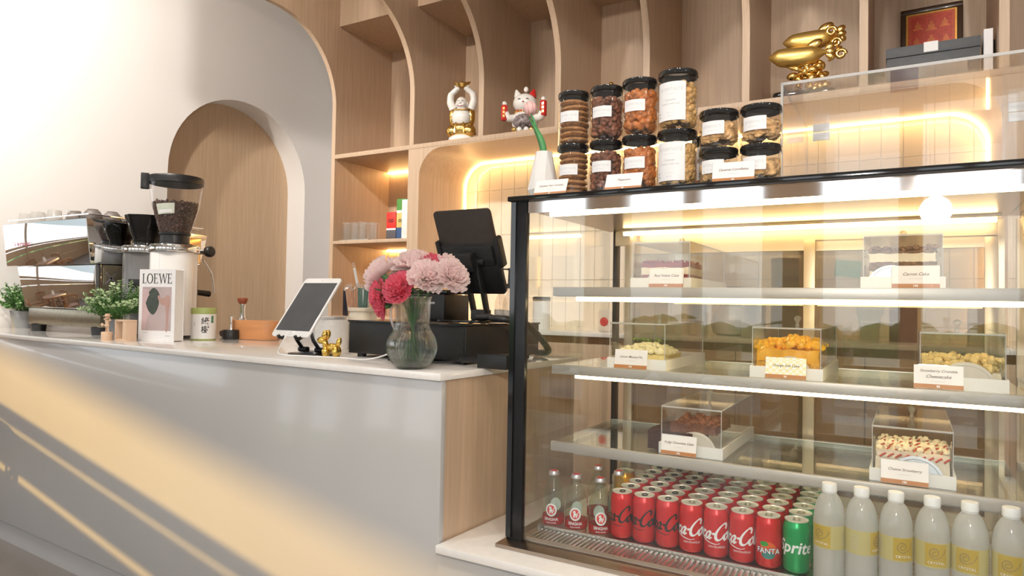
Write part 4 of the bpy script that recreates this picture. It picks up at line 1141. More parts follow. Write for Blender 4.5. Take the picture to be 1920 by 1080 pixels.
# ---- potted plants
POTG = mat('pot_grey', (.22, .23, .24), .7, noise=(30, .06))
def potted(loc, r, label, pot_r, pot_h, seed, pale):
    rnd = random.Random(seed)
    o = thing('potted_plant', label, 'plant', loc)
    MB().lathe([(pot_r*.8, 0), (pot_r, pot_h), (pot_r*1.04, pot_h), (pot_r*1.04, pot_h+.008), (pot_r*.9, pot_h+.008), (pot_r*.88, pot_h-.006), (.0001, pot_h-.006)], 28).build('pot', POTG, o, smooth=40)
    stems = MB(); la = MB(); lb2 = MB()
    for s_ in range(70):
        a = rnd.uniform(0, 2*PI); e = 1.5*math.sqrt(rnd.random())
        L = r*rnd.uniform(.75, 1.08)
        d = Vector((math.cos(a)*math.sin(e), math.sin(a)*math.sin(e), math.cos(e)))
        base = Vector((d.x*pot_r*.4, d.y*pot_r*.4, pot_h+.02*rnd.random()))
        tip = base+d*L+Vector((0, 0, .035))
        stems.tube([base, base.lerp(tip, .5)+Vector((0, 0, .006)), tip], .0012, 4)
        for k in range(11):
            t = .35+.65*k/10; p = base.lerp(tip, t)
            for j in range(3):
                aa = rnd.uniform(0, 2*PI)
                n_ = Vector((math.cos(aa), math.sin(aa), rnd.uniform(-.2, .9))).normalized()
                side = n_.cross(d); 
                if side.length < .01: continue
                side.normalize(); ln = rnd.uniform(.012, .02); wd = ln*.28
                q = p+n_*ln*.5; e_ = p+n_*ln
                (lb2 if (t > .78 and rnd.random() < pale) else la).add([p, q+side*wd+d*.002, e_, q-side*wd+d*.002], [(0, 1, 2, 3)])
    stems.build('stems', mat('stem_green', (.10, .20, .05), .6, noise=(30, .1)), o, smooth=0)
    tag(la.build('leaves', mat('leaf_mid_green', (.10, .24, .06), .5, noise=(40, .3)), o, smooth=0), kind='stuff')
    tag(lb2.build('pale_leaf_tips', mat('leaf_pale_green', (.45, .58, .32), .5, noise=(40, .2)), o, smooth=0), kind='stuff')
    return o
potted((-4.17, 1.86, CT), .115, 'small leafy plant in a grey pot between the machine and the wall', .055, .085, 4, .25)
potted((-2.945, 1.690, CT), .128, 'bushy plant with pale leaf tips in front of the grinders', .050, .075, 5, .9)

# ---- display book standing up
bk = thing('display_book', 'white hardback book with a plant photo cover standing upright', 'book', (-2.676, 1.684, CT), R(10))
rbox(-.096, .096, 0, .003, 0, .295).build('front_cover', PAPER, bk)
rbox(-.094, .094, .003, .045, .003, .292).build('pages', mat('page_edges', (.82, .80, .78), .8, noise=(200, .08, (.1, 6, .1))), bk)
rbox(-.096, .096, .045, .048, 0, .295).build('back_cover', PAPER, bk)
rbox(-.0985, -.0961, 0, .048, 0, .295).build('spine', PAPER, bk)
ph = rbox(-.080, .078, -.0006, 0, .043, .222).build('cover_photo', mat('cover_mauve', (.52, .42, .42), .45, noise=(6, .14)), bk)
def letter_polys(ch):
    def ring(cx, rx, ry, ix, iy, n=28):
        vs = []; fs = []
        for i in range(n):
            a = 2*PI*i/n; vs += [(cx+rx*math.cos(a), .5+ry*math.sin(a)), (cx+ix*math.cos(a), .5+iy*math.sin(a))]
        for i in range(n): j = (i+1) % n; fs.append((2*i, 2*j, 2*j+1, 2*i+1))
        return vs, fs
    def bx(*r): return [(r[0], r[2]), (r[1], r[2]), (r[1], r[3]), (r[0], r[3])], [(0, 1, 2, 3)]
    def qd(*p): return list(p), [tuple(range(len(p)))]
    if ch == 'L': return join2d([bx(.10, .23, 0, 1), bx(0, .36, .96, 1), bx(0, .62, 0, .045), qd((.56, .045), (.62, .045), (.64, .26), (.61, .26))]), .68
    if ch == 'O': return join2d([ring(.45, .45, .52, .30, .46)]), .96
    if ch == 'E': return join2d([bx(.10, .23, 0, 1), bx(0, .60, .955, 1), bx(.2, .48, .50, .54), bx(0, .64, 0, .045), qd((.58, .045), (.64, .045), (.66, .24), (.63, .24)), qd((.56, .955), (.60, .955), (.60, .78), (.575, .78)), bx(.46, .49, .40, .64)]), .72
    if ch == 'W': return join2d([qd((.08, 1), (.22, 1), (.46, 0), (.36, 0)), qd((.36, 0), (.42, 0), (.70, 1), (.64, 1)), qd((.60, 1), (.74, 1), (.98, 0), (.88, 0)), qd((.88, 0), (.94, 0), (1.20, 1), (1.14, 1)), bx(0, .32, .965, 1), bx(1.04, 1.30, .965, 1)]), 1.28
xx = 0; parts = []
for ch in 'LOEWE':
    (vs, fs), adv = letter_polys(ch); parts.append(([(a+xx, b) for a, b in vs], fs)); xx += adv
vs, fs = join2d(parts); k = .164/xx
link('lettering', flatmesh(flat([(a*k-.083, b*.040) for a, b in vs], fs, Matrix.Translation((0, -.0008, .237))), 'lettering'), INKK, bk)
def cut(pts, m, nm, off=-.0009):
    link(nm, flatmesh(MB().add([(x, off, z) for x, z in pts], [tuple(range(len(pts)))]), nm), m, ph)
LG = mat('print_leaf', (.06, .075, .06), .5, noise=(40, .2)); SK = mat('print_skin', (.50, .31, .27), .5, noise=(12, .1)); PKP = mat('print_pink', (.62, .45, .46), .5, noise=(14, .1))
cut([(-.079, .045), (-.079, .215), (-.05, .21), (-.02, .19), (-.03, .13), (-.05, .09), (-.06, .045)], PKP, 'print_face')
cut(spline([(-.045, .20), (-.02, .218), (.005, .205), (.018, .175), (-.01, .172), (-.035, .18), (-.045, .20)], 5), LG, 'print_leaf', -.0011)
cut(spline([(-.06, .155), (-.04, .19), (-.005, .185), (.012, .16), (.0, .125), (-.02, .108), (-.045, .125), (-.06, .155)], 5), LG, 'print_leaf', -.0010)
cut(spline([(.01, .19), (.03, .175), (.06, .19), (.072, .165), (.066, .12), (.06, .045), (.052, .045), (.052, .10), (.045, .145), (.025, .15), (.005, .178), (.01, .19)], 5), SK, 'print_arm', -.0012)
for z, x in ((.033, -.06), (.022, .062)): link('small_print', flatmesh(MB().add([(x-.014, -.0006, z), (x+.014, -.0006, z), (x+.014, -.0006, z+.0018), (x-.014, -.0006, z+.0018)], [(0, 1, 2, 3)]), 'small_print'), INKG, bk)

# ---- wooden push puppet and wooden frame
BEECH = mat('beech_wood', (.74, .52, .36), .5, noise=(8, .08, (1, 1, .15)))
pu = thing('push_puppet', 'small jointed wooden figure in a hat on a round base', 'wooden toy', (-2.845, 1.580, CT))
MB().lathe([(.0205, 0), (.0215, .002), (.0215, .033), (.0205, .035), (.0001, .035)], 28).build('base', BEECH, pu, smooth=40)
for x in (-.009, .002, .011): MB().cyl((x, 0, .035), (x*.7, 0, .058), .0024, .002).build('leg', BEECH, pu)
MB().ball((0, 0, .060), .010, sc=(1.1, .9, .8)).build('hips', BEECH, pu)
MB().cyl((0, 0, .064), (0, 0, .083), .0075, .009).build('torso', BEECH, pu)
MB().ball((0, 0, .091), .0095).build('head', BEECH, pu)
MB().lathe([(.0165, .098), (.0165, .1005), (.010, .1005), (.0095, .109), (.0001, .1095)], 20).build('hat', BEECH, pu)
MB().tube([(-.008, 0, .080), (-.017, 0, .084)], .0028, 6).ball((-.0185, 0, .086), .0045).build('arm', BEECH, pu)
MB().tube([(.008, 0, .080), (.018, 0, .082)], .0028, 6).ball((.020, 0, .083), .0045).build('arm', BEECH, pu)
MB().tube([(-.008, 0, .060), (-.024, -.004, .063)], .0028, 6).ball((-.029, -.005, .063), .0075, sc=(1, .6, 1)).build('raised_leg', BEECH, pu)
wfm = thing('wooden_frame', 'small wooden open frame holding a glass tube', 'wooden stand', (-2.768, 1.612, CT), R(-8))
for b in ((-.052, .052, -.022, .022, 0, .008), (-.052, .052, -.022, .022, .078, .086), (-.052, -.042, -.022, .022, .008, .078), (.022, .052, -.022, .022, .008, .078)):
    rbox(*b).build('frame_bar', BEECH, wfm, bevel=.001)
MB().lathe([(.0001, .012), (.011, .014), (.012, .02), (.012, .108)], 20, None, False, False).build('glass_tube', clear('tube_glass', (.92, .94, .92), 1.5, haze=.06), wfm, smooth=40)
MB().lathe([(.0001, .0145), (.010, .016), (.010, .068), (.0001, .069)], 16, None, False, False).build('tube_sand', mat('dark_sand', (.10, .05, .03), .9, noise=(200, .5)), wfm)

# ---- tea caddy
te = thing('tea_caddy', 'round white tea caddy with a green lid and brush characters', 'tea caddy', (-2.635, 1.872, CT), R(0))
MB().lathe([(.0490, 0), (.0505, .002), (.0505, .006)], 36).build('rim_base', mat('tea_green', (.38, .44, .14), .4, noise=(30, .05)), te)
tbdy = MB().lathe([(.0500, .006), (.0500, .112), (.048, .114)], 36).build('caddy_body', WHITE, te, smooth=40)
MB().lathe([(.0512, .112), (.0515, .114), (.0515, .134), (.050, .138), (.0001, .139)], 36, None, True, False).build('lid', MATS['tea_green'], te, smooth=40)
va = R(55)
link('lettering', flatmesh(wrap(*slice2d(*text2d('\u7da0', .034, bold=.012), .004), .0503, va+.12, .080), 'lettering'), INKK, tbdy)
link('lettering', flatmesh(wrap(*slice2d(*text2d('\u6a39', .034, bold=.012), .004), .0503, va+.12, .044), 'lettering'), INKK, tbdy)
MB().patch(.0503, va+.62, va+.85, .074, .104, 6).build('stamp', mat('stamp_green', (.05, .2, .12), .5, noise=(60, .5)), tbdy)
link('small_print', flatmesh(wrap([(-.030, .0), (-.027, 0), (-.027, .016), (-.030, .016)], [(0, 1, 2, 3)], .0503, va-.2, .062), 'small_print'), INKG, tbdy)

# ---- tamping things behind
tm = thing('tamper_holder', 'squat black tamper holder behind the tea caddy', 'tamper', (-2.60, 1.985, CT))
MB().lathe([(.034, 0), (.036, .003), (.036, .038), (.033, .042), (.0001, .042)], 28).build('cup', BLACKP, tm, smooth=40)
MB().lathe([(.008, .042), (.006, .06), (.006, .085), (.010, .095), (.010, .104), (.0001, .107)], 16).build('plunger', CHROME, tm, smooth=40)
cl = MB(); 
for r_, off in ((.014, 0), (.012, .028)):
    cl.tube(spline([(-2.70+off, 2.14, CT+r_), (-2.66, 2.16+off, CT+r_*1.5), (-2.60, 2.15+off*.5, CT+r_*1.1), (-2.55, 2.18, CT+r_), (-2.50, 2.20, CT+r_*.9)], 5), r_, 8)
tag(cl.build('bar_towel', mat('towel_brown', (.045, .032, .028), .95, noise=(60, .2), bump=(120, .8)), smooth=60), 'twisted dark brown bar towel lying beside the wooden knock box', 'towel').location = (-.10, -.06, 0)
kb = thing('tamping_station', 'rounded wooden tamping station on the counter', 'tamping station', (-2.53, 2.06, CT), R(10))
MB().prism(rrect(-.115, .115, -.05, .05, .045), 'Z', 0, .084).build('block', mat('cherry_wood', (.56, .25, .10), .4, noise=(6, .12, (1, 8, 8))), kb, bevel=.003)
tp = thing('coffee_tamper', 'chrome coffee tamper with a red wood knob in the wooden station', 'tamper', (-2.605, 2.045, CT+.0843))
MB().lathe([(.018, 0), (.018, .004), (.0125, .008), (.0115, .06), (.013, .072)], 24).build('shaft', CHROME, tp, smooth=40)
MB().lathe([(.014, .072), (.017, .076), (.0235, .092), (.022, .099), (.0001, .101)], 24, None, True, False).build('knob', mat('red_wood', (.28, .07, .03), .4, noise=(8, .15)), tp, smooth=45)

# ---- customer tablet on a folding stand
ts = thing('tablet_stand', 'black folding stand under the white tablet', 'tablet stand', (-1.705, 1.625, CT), 0)
MB().prism(rrect(-.085, .085, -.07, .06, .058), 'Z', 0, .004).build('foot_plate', BLACK, ts, bevel=.001)
MB().lathe([(.045, .004), (.044, .010), (.0001, .010)], 28).build('turntable', BLACK, ts)
for x in (-.042, .034):
    MB().cyl((x-.014, -.012, .016), (x+.022, -.012, .016), .009, n=16).build('hinge', CHROME if 0 else BLACK, ts)
    a = MB().tube([(x, -.012, .018), (x, -.04, .05), (x, -.052, .082)], .0075, 4).build('arm', BLACK, ts)
    MB().tube([(x, -.050, .078), (x, -.098, .056), (x, -.112, .058), (x, -.116, .066)], .006, 6).build('lip_hook', BLACK, ts)
tb_ = thing('white_tablet', 'white tablet with a dark screen leaning on the folding stand', 'tablet', (-1.722, 1.530, CT+.062), 0)
Mt = Matrix.Rotation(R(-37), 4, 'X')
MB().prism(rrect(-.0848, .0848, 0, .240, .012), 'Y', 0, .0065, Mt).build('case', mat('tablet_white', (.86, .85, .84), .25, coat=.4, noise=(30, .01)), tb_, bevel=.001)
MB().box(-.077, .077, -.0004, 0, .022, .219, Mt).build('screen', mat('dark_screen', (.085, .088, .10), .06, coat=.6, noise=(12, .1)), tb_)
MB().lathe([(.0062, 0), (.0052, .0005)], 20, Mt @ Matrix.Translation((0, -.0002, .011)) @ Matrix.Rotation(R(90), 4, 'X'), False, False).build('home_button', INKG, tb_)
MB().lathe([(.0015, .0), (.0001, .0003)], 10, Mt @ Matrix.Translation((0, -.0002, .230)) @ Matrix.Rotation(R(90), 4, 'X'), False, False).build('camera_dot', INKK, tb_)
cb = spline([(-1.735, 1.532, CT+.064), (-1.74, 1.522, CT+.045), (-1.775, 1.535, CT+.012), (-1.74, 1.520, CT+.0032), (-1.66, 1.530, CT+.0032), (-1.56, 1.545, CT+.0032), (-1.50, 1.555, CT+.0032), (-1.42, 1.560, CT+.0032), (-1.34, 1.560, CT+.022), (-1.29, 1.545, CT+.050), (-1.265, 1.53, CT+.075)], 8)
cbt = thing('charging_cable', 'white charging cable running from the tablet towards the vase', 'cable', (-1.6, 1.53, CT))
MB().tube(cb, .0022, 6).build('cord', WHITE, cbt, True)
MB().cyl((-1.735, 1.534, CT+.068), (-1.737, 1.526, CT+.053), .0042, .0036).build('plug', WHITE, cbt, True)

# ---- gold balloon dog
dg = thing('balloon_dog', 'small gold balloon dog figurine beside the tablet stand', 'figurine', (-1.59, 1.585, CT), R(20))
BG = mat('gold_satin_dog', (.86, .58, .14), .2, metal=1, noise=(30, .05))
def balloon(a, b, r, nm):
    a = Vector(a); b = Vector(b); L = (b-a).length
    M = (b-a).to_track_quat('Z', 'Y').to_matrix().to_4x4()
    MB().ball((a+b)/2, 1, 14, 10, (r, r, L/2), M).build(nm, BG, dg, smooth=60)
for x, y in ((-.016, -.010), (-.016, .010), (.019, -.010), (.019, .010)): balloon((x, y, 0), (x*.95, y*.8, .036), .0115, 'leg')
balloon((-.020, 0, .030), (.022, 0, .032), .0125, 'body')
balloon((-.018, 0, .026), (-.024, 0, .060), .0105, 'neck')
for y in (-.008, .008): balloon((-.022, y, .052), (-.014, y*1.5, .085), .0098, 'ear')
balloon((-.020, 0, .055), (-.048, 0, .050), .0115, 'muzzle')
balloon((.020, 0, .030), (.030, 0, .062), .0085, 'tail')

# ---- tin, crock with straws, tumbler
tn = thing('white_canister', 'white mesh canister behind the gold balloon dog', 'canister', (-1.850, 1.845, CT))
MB().lathe([(.058, 0), (.060, .002), (.060, .112)], 36).build('canister_body', mat('mesh_white', (.82, .80, .78), .5, noise=(300, .12)), tn, smooth=40)
MB().lathe([(.0612, .110), (.0618, .112), (.0618, .119), (.060, .121), (.0001, .121)], 36, None, True, False).build('lid', mat('tin_lid', (.78, .76, .74), .25, metal=.7, noise=(20, .03)), tn, smooth=40)
ck_ = thing('straw_crock', 'cream stoneware crock holding wrapped straws', 'crock', (-1.806, 1.96, CT))
cbdy = MB().lathe([(.052, 0), (.055, .004), (.056, .118), (.050, .130), (.050, .138), (.0555, .142), (.0555, .152), (.052, .154), (.049, .150), (.047, .02), (.0001, .018)], 36).build('crock_body', mat('cream_stoneware', (.78, .69, .55), .3, coat=.3, noise=(20, .03)), ck_, smooth=45)
link('lettering', flatmesh(wrap(*slice2d(*text2d('UTENSILS', .014), .004), .0563, R(5), .085), 'lettering'), INKG, cbdy)
rnd = random.Random(12); straws = {}
cols_ = [('orange', (.55, .24, .09)), ('green', (.02, .12, .08)), ('clear', (.75, .72, .7))]
for i in range(16):
    nm, cc = cols_[0] if i < 8 else cols_[1] if i < 13 else cols_[2]
    a = 2*PI*i/16+.3; base = Vector((.026*math.cos(a+.5), .026*math.sin(a+.5), .022)); tip = Vector((.046*math.cos(a), .040*math.sin(a), .022+.205+rnd.uniform(0, .025)))
    if i < 8: tip.x = -.055+.0075*i; tip.y = -.034+.004*(i % 3); base.x = -.030+.004*i; base.y = -.02
    elif i < 13: tip.x = .006+.011*(i-8); tip.y = -.030; base.x = .004*(i-8); base.y = -.015
    if i == 15: tip = Vector((-.035, -.02, .325))
    lb = {'orange': 'copper coloured straw in a clear wrapper standing in the crock', 'green': 'dark green straw standing in the crock', 'clear': 'empty clear wrapped straw standing in the crock'}[nm]
    if i == 15: lb = 'tallest clear wrapped straw sticking up from the crock'
    s_ = thing('drinking_straw', lb, 'straw', (-1.806, 1.96, CT), 0, nm+' straws in the crock')
    MB().cyl(base, base.lerp(tip, .93), .0048, n=10).build('tube', mat('straw_'+nm, cc, .4, noise=(30, .08)), s_)
    MB().tube([base.lerp(tip, .5), base.lerp(tip, .9), base.lerp(tip, .95), tip], [.0058, .0062, .004, .006], 6).build('wrapper', clear('straw_wrap', (.93, .93, .93), 1.3, haze=.15), s_)

# ---- cash drawer, till tablet, adapter
cdr = thing('cash_drawer', 'black metal cash drawer at the counter corner', 'cash drawer', (-1.568, 1.640, CT), R(-3))
rbox(0, .474, 0, .40, .012, .112).build('housing', BLACKP, cdr, bevel=.002)
rbox(-.003, .477, -.004, .404, .112, .118).build('top_plate', BLACKG, cdr, bevel=.0015)
rbox(.006, .468, -.0035, -.0005, .018, .106).build('drawer_front', mat('drawer_black', (.014, .0135, .013), .45, noise=(150, .2)), cdr, bevel=.001)
for x in (.03, .44):
    for y in (.03, .37): MB().lathe([(.014, 0), (.015, .012)], 16, Matrix.Translation((x, y, 0))).build('foot', BLACKP, cdr)
po = thing('till_stand', 'black adjustable till stand on the cash drawer', 'tablet stand', (-1.205, 1.86, CT+.1183), R(-3))
MB().prism(rrect(-.11, .06, -.10, .10, .02), 'Z', 0, .006).build('base_plate', BLACKG, po, bevel=.001)
rbox(-.028, .028, -.02, .02, .006, .04).build('hinge_block', BLACKP, po, bevel=.004)
for x in (-.030, .022): 
    MB().add([(x, -.012, .02), (x+.008, -.012, .02), (x+.008, .014, .02), (x, .014, .02), (x, -.068, .185), (x+.008, -.068, .185), (x+.008, -.040, .185), (x, -.040, .185)],
         [(0, 1, 2, 3), (4, 5, 6, 7), (0, 1, 5, 4), (1, 2, 6, 5), (2, 3, 7, 6), (3, 0, 4, 7)]).build('arm', BLACKP, po, bevel=.002)
MB().cyl((-.055, -.052, .19), (.050, -.052, .19), .013).build('pivot', BLACKP, po)
tt_ = thing('till_tablet', 'large dark grey tablet seen from behind on the till stand', 'tablet', (-1.2150, 1.866, CT+.1183+.095), R(0))
Mp = Matrix.Rotation(R(24.7), 4, 'X')
MB().prism(rrect(-.107, .107, 0, .281, .014), 'Y', -.004, .004, Mp).build('case', mat('tablet_space_grey', (.075, .062, .055), .35, metal=.5, noise=(40, .05)), tt_, bevel=.001)
MB().prism(rrect(-.108, .108, .0, .168, .012), 'Y', -.012, -.0045, Mp).build('holder_plate', BLACKP, tt_, bevel=.002)
MB().prism(rrect(-.118, -.102, .105, .185, .006), 'Y', -.016, .010, Mp).build('clamp', BLACKP, tt_, bevel=.002)
MB().prism(rrect(.102, .122, .09, .19, .008), 'Y', -.016, .010, Mp).build('clamp', BLACKP, tt_, bevel=.002)
MB().box(-.03, .03, -.05, -.012, .09, .15, Mp).build('mount_block', BLACKP, tt_, bevel=.004)
MB().prism(rrect(-.085, .095, .10, .165, .004), 'Y', -.022, -.012, Mp).build('cross_bar', BLACKP, tt_, bevel=.002)
MB().box(-.101, .101, .0041, .0045, .008, .273, Mp).build('screen', MATS['dark_screen'], tt_)
rp = thing('receipt_printer', 'black receipt printer on the drawer behind the carnations', 'printer', (-1.43, 1.93, CT+.1183), R(-3))
rbox(-.085, .085, -.07, .07, 0, .088).build('body', BLACKP, rp, bevel=.006)
rbox(-.085, .085, -.06, .07, .089, .103).build('lid', BLACKG, rp, bevel=.004)
rbox(-.045, .045, -.0712, -.070, .055, .062).build('paper_slot', INKG, rp)
ad = thing('power_adapter', 'black power adapter box with cable at the counter corner', 'adapter', (-.998, 1.600, CT))
rbox(-.035, .06, -.022, .022, 0, .040).build('brick', BLACKP, ad, bevel=.003)
MB().tube(spline([(-.035, 0, .02), (-.09, -.005, .02), (-.10, -.008, .018)], 5), .009, 8).build('strain_relief', BLACKP, ad)
MB().tube(spline([(-.095, -.006, .018), (-.16, -.012, .008), (-.25, -.013, .0045), (-.36, -.011, .0045)], 6), .0035, 6).build('cord', BLACKP, ad)
MB().tube(spline([(-1.14, 1.88, CT+.134), (-1.08, 1.83, CT+.140), (-1.03, 1.78, CT+.132), (-.99, 1.74, CT+.09), (-.965, 1.70, CT+.02)], 6), .012, 8)
tag(MB().tube(spline([(-1.19, 1.82, CT+.134), (-1.135, 1.80, CT+.136), (-1.10, 1.775, CT+.132), (-1.06, 1.79, CT+.130), (-1.035, 1.86, CT+.115), (-1.04, 1.96, CT+.07), (-1.06, 2.06, CT+.02), (-1.12, 2.08, CT+.0115)], 6), .011, 8).build('till_cable', BLACKP, smooth=60), 'thick black cable coming off the till stand over the drawer', 'cable')

# ---- glass vase of carnations
gv = thing('ribbed_vase', 'clear ribbed glass jug vase holding carnations', 'vase', (-1.160, 1.452, CT))
prof = [(.036, 0), (.040, .003), (.052, .016), (.063, .040), (.066, .060), (.062, .080), (.052, .098), (.0490, .110), (.0470, .122), (.0475, .145), (.0490, .180), (.0505, .192)]
VG = clear('vase_glass', (.90, .93, .92), 1.6, haze=.10, hazecol=(.85, .88, .88))
n = 132; vs = []; fs = []
P3 = spline([(a, 0, b) for a, b in prof], 4)
for (r, _, z) in P3:
    amp = .0026*max(0, min(1, (z-.005)/.02))*max(0, min(1, (.112-z)/.02))
    for i in range(n):
        a = 2*PI*i/n; q = r+amp*math.cos(a*44); vs.append((q*math.cos(a), q*math.sin(a), z))
for k in range(len(P3)-1):
    for i in range(n): j = (i+1) % n; fs.append((k*n+i, k*n+j, (k+1)*n+j, (k+1)*n+i))
inn = [(r-.0032, z) for r, _, z in P3]
o_ = len(vs)
for r, z in inn:
    for i in range(n): a = 2*PI*i/n; vs.append((r*math.cos(a), r*math.sin(a), max(z, .006)))
for k in range(len(P3)-1):
    for i in range(n): j = (i+1) % n; fs.append((o_+k*n+i, o_+k*n+j, o_+(k+1)*n+j, o_+(k+1)*n+i))
for i in range(n): j = (i+1) % n; q = (len(P3)-1)*n; fs.append((q+i, q+j, o_+q+j, o_+q+i))
fs.append(tuple(range(n))); fs.append(tuple(o_+i for i in range(n)))
MB().add(vs, fs).build('vase_body', ribglass('vase_ribbed_glass', .38), gv, smooth=80)
MB().tube([(.0505*math.cos(2*PI*i/40), .0505*math.sin(2*PI*i/40), .192) for i in range(40)], .0016, 6, True).build('rim', VG, gv)
hd = spline([(-.042, -.01, .165), (-.056, -.012, .168), (-.064, -.014, .155), (-.060, -.014, .125), (-.049, -.012, .102)], 6)
MB().tube(hd, .004, 8).build('handle', clear('handle_glass', (.9, .9, .9), 1.5, haze=.35), gv)
MB().lathe([(.0001, .008), (.034, .008), (.048, .018), (.0585, .040), (.0615, .060), (.058, .079), (.0001, .079)], 40, None, False, False).build('water', clear('vase_water', (.93, .96, .95), 1.33), gv, smooth=40)
def bloom_mesh(seed, R0):
    rnd = random.Random(seed); mb = MB()
    for layer in range(6):
        t = layer/5; np_ = (11, 11, 10, 8, 7, 5)[layer]
        el = R(8+72*t); L = R0*(1.0-.30*t); wd = R0*(.62-.16*t)
        for k in range(np_):
            a = 2*PI*k/np_+layer*.37+rnd.uniform(-.15, .15); e = el+rnd.uniform(-.16, .16)
            d = Vector((math.cos(a)*math.cos(e), math.sin(a)*math.cos(e), math.sin(e)))
            s_ = Vector((-math.sin(a), math.cos(a), 0)); u = s_.cross(d)*-1
            vs = []; fs = []
            ph = rnd.uniform(0, 6); fq = rnd.uniform(7, 10)
            for i in range(6):
                q = i/5; w = wd*(.16+.84*q**.75)*(1 if i < 5 else .94)
                for j in range(9):
                    v = (j/8-.5)*2
                    fr = (q**2)*R0*.075*math.sin(v*fq+ph)
                    edge = -abs(v)**2.4*.16+(.035*math.sin(v*19+ph) if i == 5 else 0)
                    p = d*(L*(q+edge*q))+s_*(w*.5*v)+u*(fr+R0*.24*q*q-R0*.14*q)
                    vs.append(p)
            for i in range(5):
                for j in range(8): fs.append((i*9+j, i*9+j+1, i*9+10+j, i*9+9+j))
            mb.add(vs, fs)
    return mb.mesh('bloom', smooth=80)
PALE = petal('petal_pale_pink', (1.0, .85, .84), .03)
DEEP = petal('petal_deep_pink', (.92, .24, .33), .12)
STG = mat('carnation_green', (.10, .22, .09), .55, noise=(30, .2))
bm_ = [bloom_mesh(s_, .05) for s_ in (1, 2, 3)]
flw = [(-1.268, 1.455, 1.200, .062, 0, 'large pale pink carnation nearest the straws'), (-1.175, 1.470, 1.226, .060, 0, 'pale pink carnation at the top of the bunch'),
       (-1.105, 1.440, 1.192, .056, 0, 'pale pink carnation facing forward beside the till'), (-1.052, 1.470, 1.196, .055, 0, 'outermost pale pink carnation on the till side'),
       (-1.170, 1.415, 1.162, .052, 1, 'deep pink carnation in the middle front of the bunch'), (-1.248, 1.425, 1.150, .044, 1, 'deep pink carnation low beside the straws'),
       (-1.238, 1.430, 1.118, .040, 1, 'deep pink carnation drooping lowest over the vase rim'), (-1.125, 1.500, 1.222, .050, 1, 'deep pink carnation half hidden behind the pale ones'),
       (-1.085, 1.505, 1.220, .048, 0, 'pale pink carnation filling the back of the bunch'), (-1.222, 1.505, 1.215, .052, 0, 'pale pink carnation behind the large one')]
for i, (x, y, z, r, dp, lb) in enumerate(flw):
    f_ = thing('carnation', lb, 'flower', (x, y, z), 0, 'carnations in the ribbed vase')
    b = link('bloom', bm_[i % 3], None, f_)
    if not b.data.materials: b.data.materials.append(PALE)
    b.material_slots[0].link = 'OBJECT'; b.material_slots[0].material = DEEP if dp else PALE
    c = Vector((-1.160, 1.452, CT+.195)); dirv = (Vector((x, y, z))-c+Vector((.018, -.05, .015))).normalized()
    b.rotation_euler = dirv.to_track_quat('Z', 'Y').to_euler(); b.scale = (r/.05,)*3
    neck = Vector((-1.160+(x+1.160)*.35, 1.452+(y-1.452)*.35, CT+.19)); foot = Vector((-1.160-(x+1.160)*.3, 1.452-(y-1.462)*.3, CT+.02))
    me = MB().tube(spline([tuple(foot), tuple(neck), tuple(Vector((x, y, z))-dirv*.004)], 6), .0026, 6)
    me.build('stem', STG, f_, True)
    MB().lathe([(.003, -.022), (.008, -.016), (.010, 0), (.012, .006)], 10, Matrix.Translation((x, y, z)) @ dirv.to_track_quat('Z', 'Y').to_matrix().to_4x4()).build('calyx', STG, f_, True)
    lf = MB(); rnd = random.Random(i)
    for k in range(3):
        p = neck.lerp(Vector((x, y, z)), .25+.2*k); a = rnd.uniform(0, 6.3); d = Vector((math.cos(a), math.sin(a), .5)).normalized(); s_ = d.cross(Vector((0, 0, 1))).normalized()
        L = rnd.uniform(.04, .07)
        lf.add([p-s_*.002, p+s_*.002, p+d*L*.5+s_*.006, p+d*L-Vector((0, 0, .012)), p+d*L*.5-s_*.006], [(0, 1, 2, 3, 4)])
    lf.build('leaf', STG, f_, True, smooth=0)

# ================================================================== ON THE SHELVING
# glasses on a small tray
ty = thing('glass_tray', 'thin pale tray under the glasses in the niche', 'tray', (-3.17, 3.42, 1.5242))
MB().prism(rrect(-.13, .13, -.09, .09, .01), 'Z', 0, .005).build('tray_plate', mat('tray_pale', (.5, .5, .45), .3, noise=(20, .05)), ty)
MB().tube([(x, y, .007) for x, y in rrect(-.13, .13, -.09, .09, .01, 3)], .0025, 6, True).build('tray_rim', STEEL, ty)
TG = clear('tumbler_glass', (.97, .975, .97), 1.5, haze=.015)
g0 = None
for i, (x, y) in enumerate([(-3.26, 3.37), (-3.19, 3.37), (-3.12, 3.37), (-3.26, 3.45), (-3.19, 3.45), (-3.12, 3.45), (-3.05+.0, 3.40)]):
    z = 1.5295 if i < 6 else 1.5242
    lb = ('clear straight tumbler beside the tray of glasses' if i == 6 else f'clear straight tumbler on the niche tray, {"front" if i < 3 else "back"} row, {ordn(i % 3)} from the niche side')
    if g0 is None:
        g0 = thing('glass_tumbler', lb, 'glass', (x, y, z), 0, 'clear tumblers in the niche')
        MB().lathe([(.0001, .003), (.030, .003), (.030, 0), (.0325, 0), (.0335, .118), (.032, .118), (.031, .006), (.0001, .005)], 26, None, False, False).build('tumbler_wall', TG, g0, smooth=40)
        MB().tube([(.0328*math.cos(2*PI*k/26), .0328*math.sin(2*PI*k/26), .118) for k in range(26)], .0012, 5, True).build('rim', clear('rim_glass', (.9, .9, .9), 1.5, haze=.4), g0)
    else: copytree(g0, (x, y, z), 0, lb)
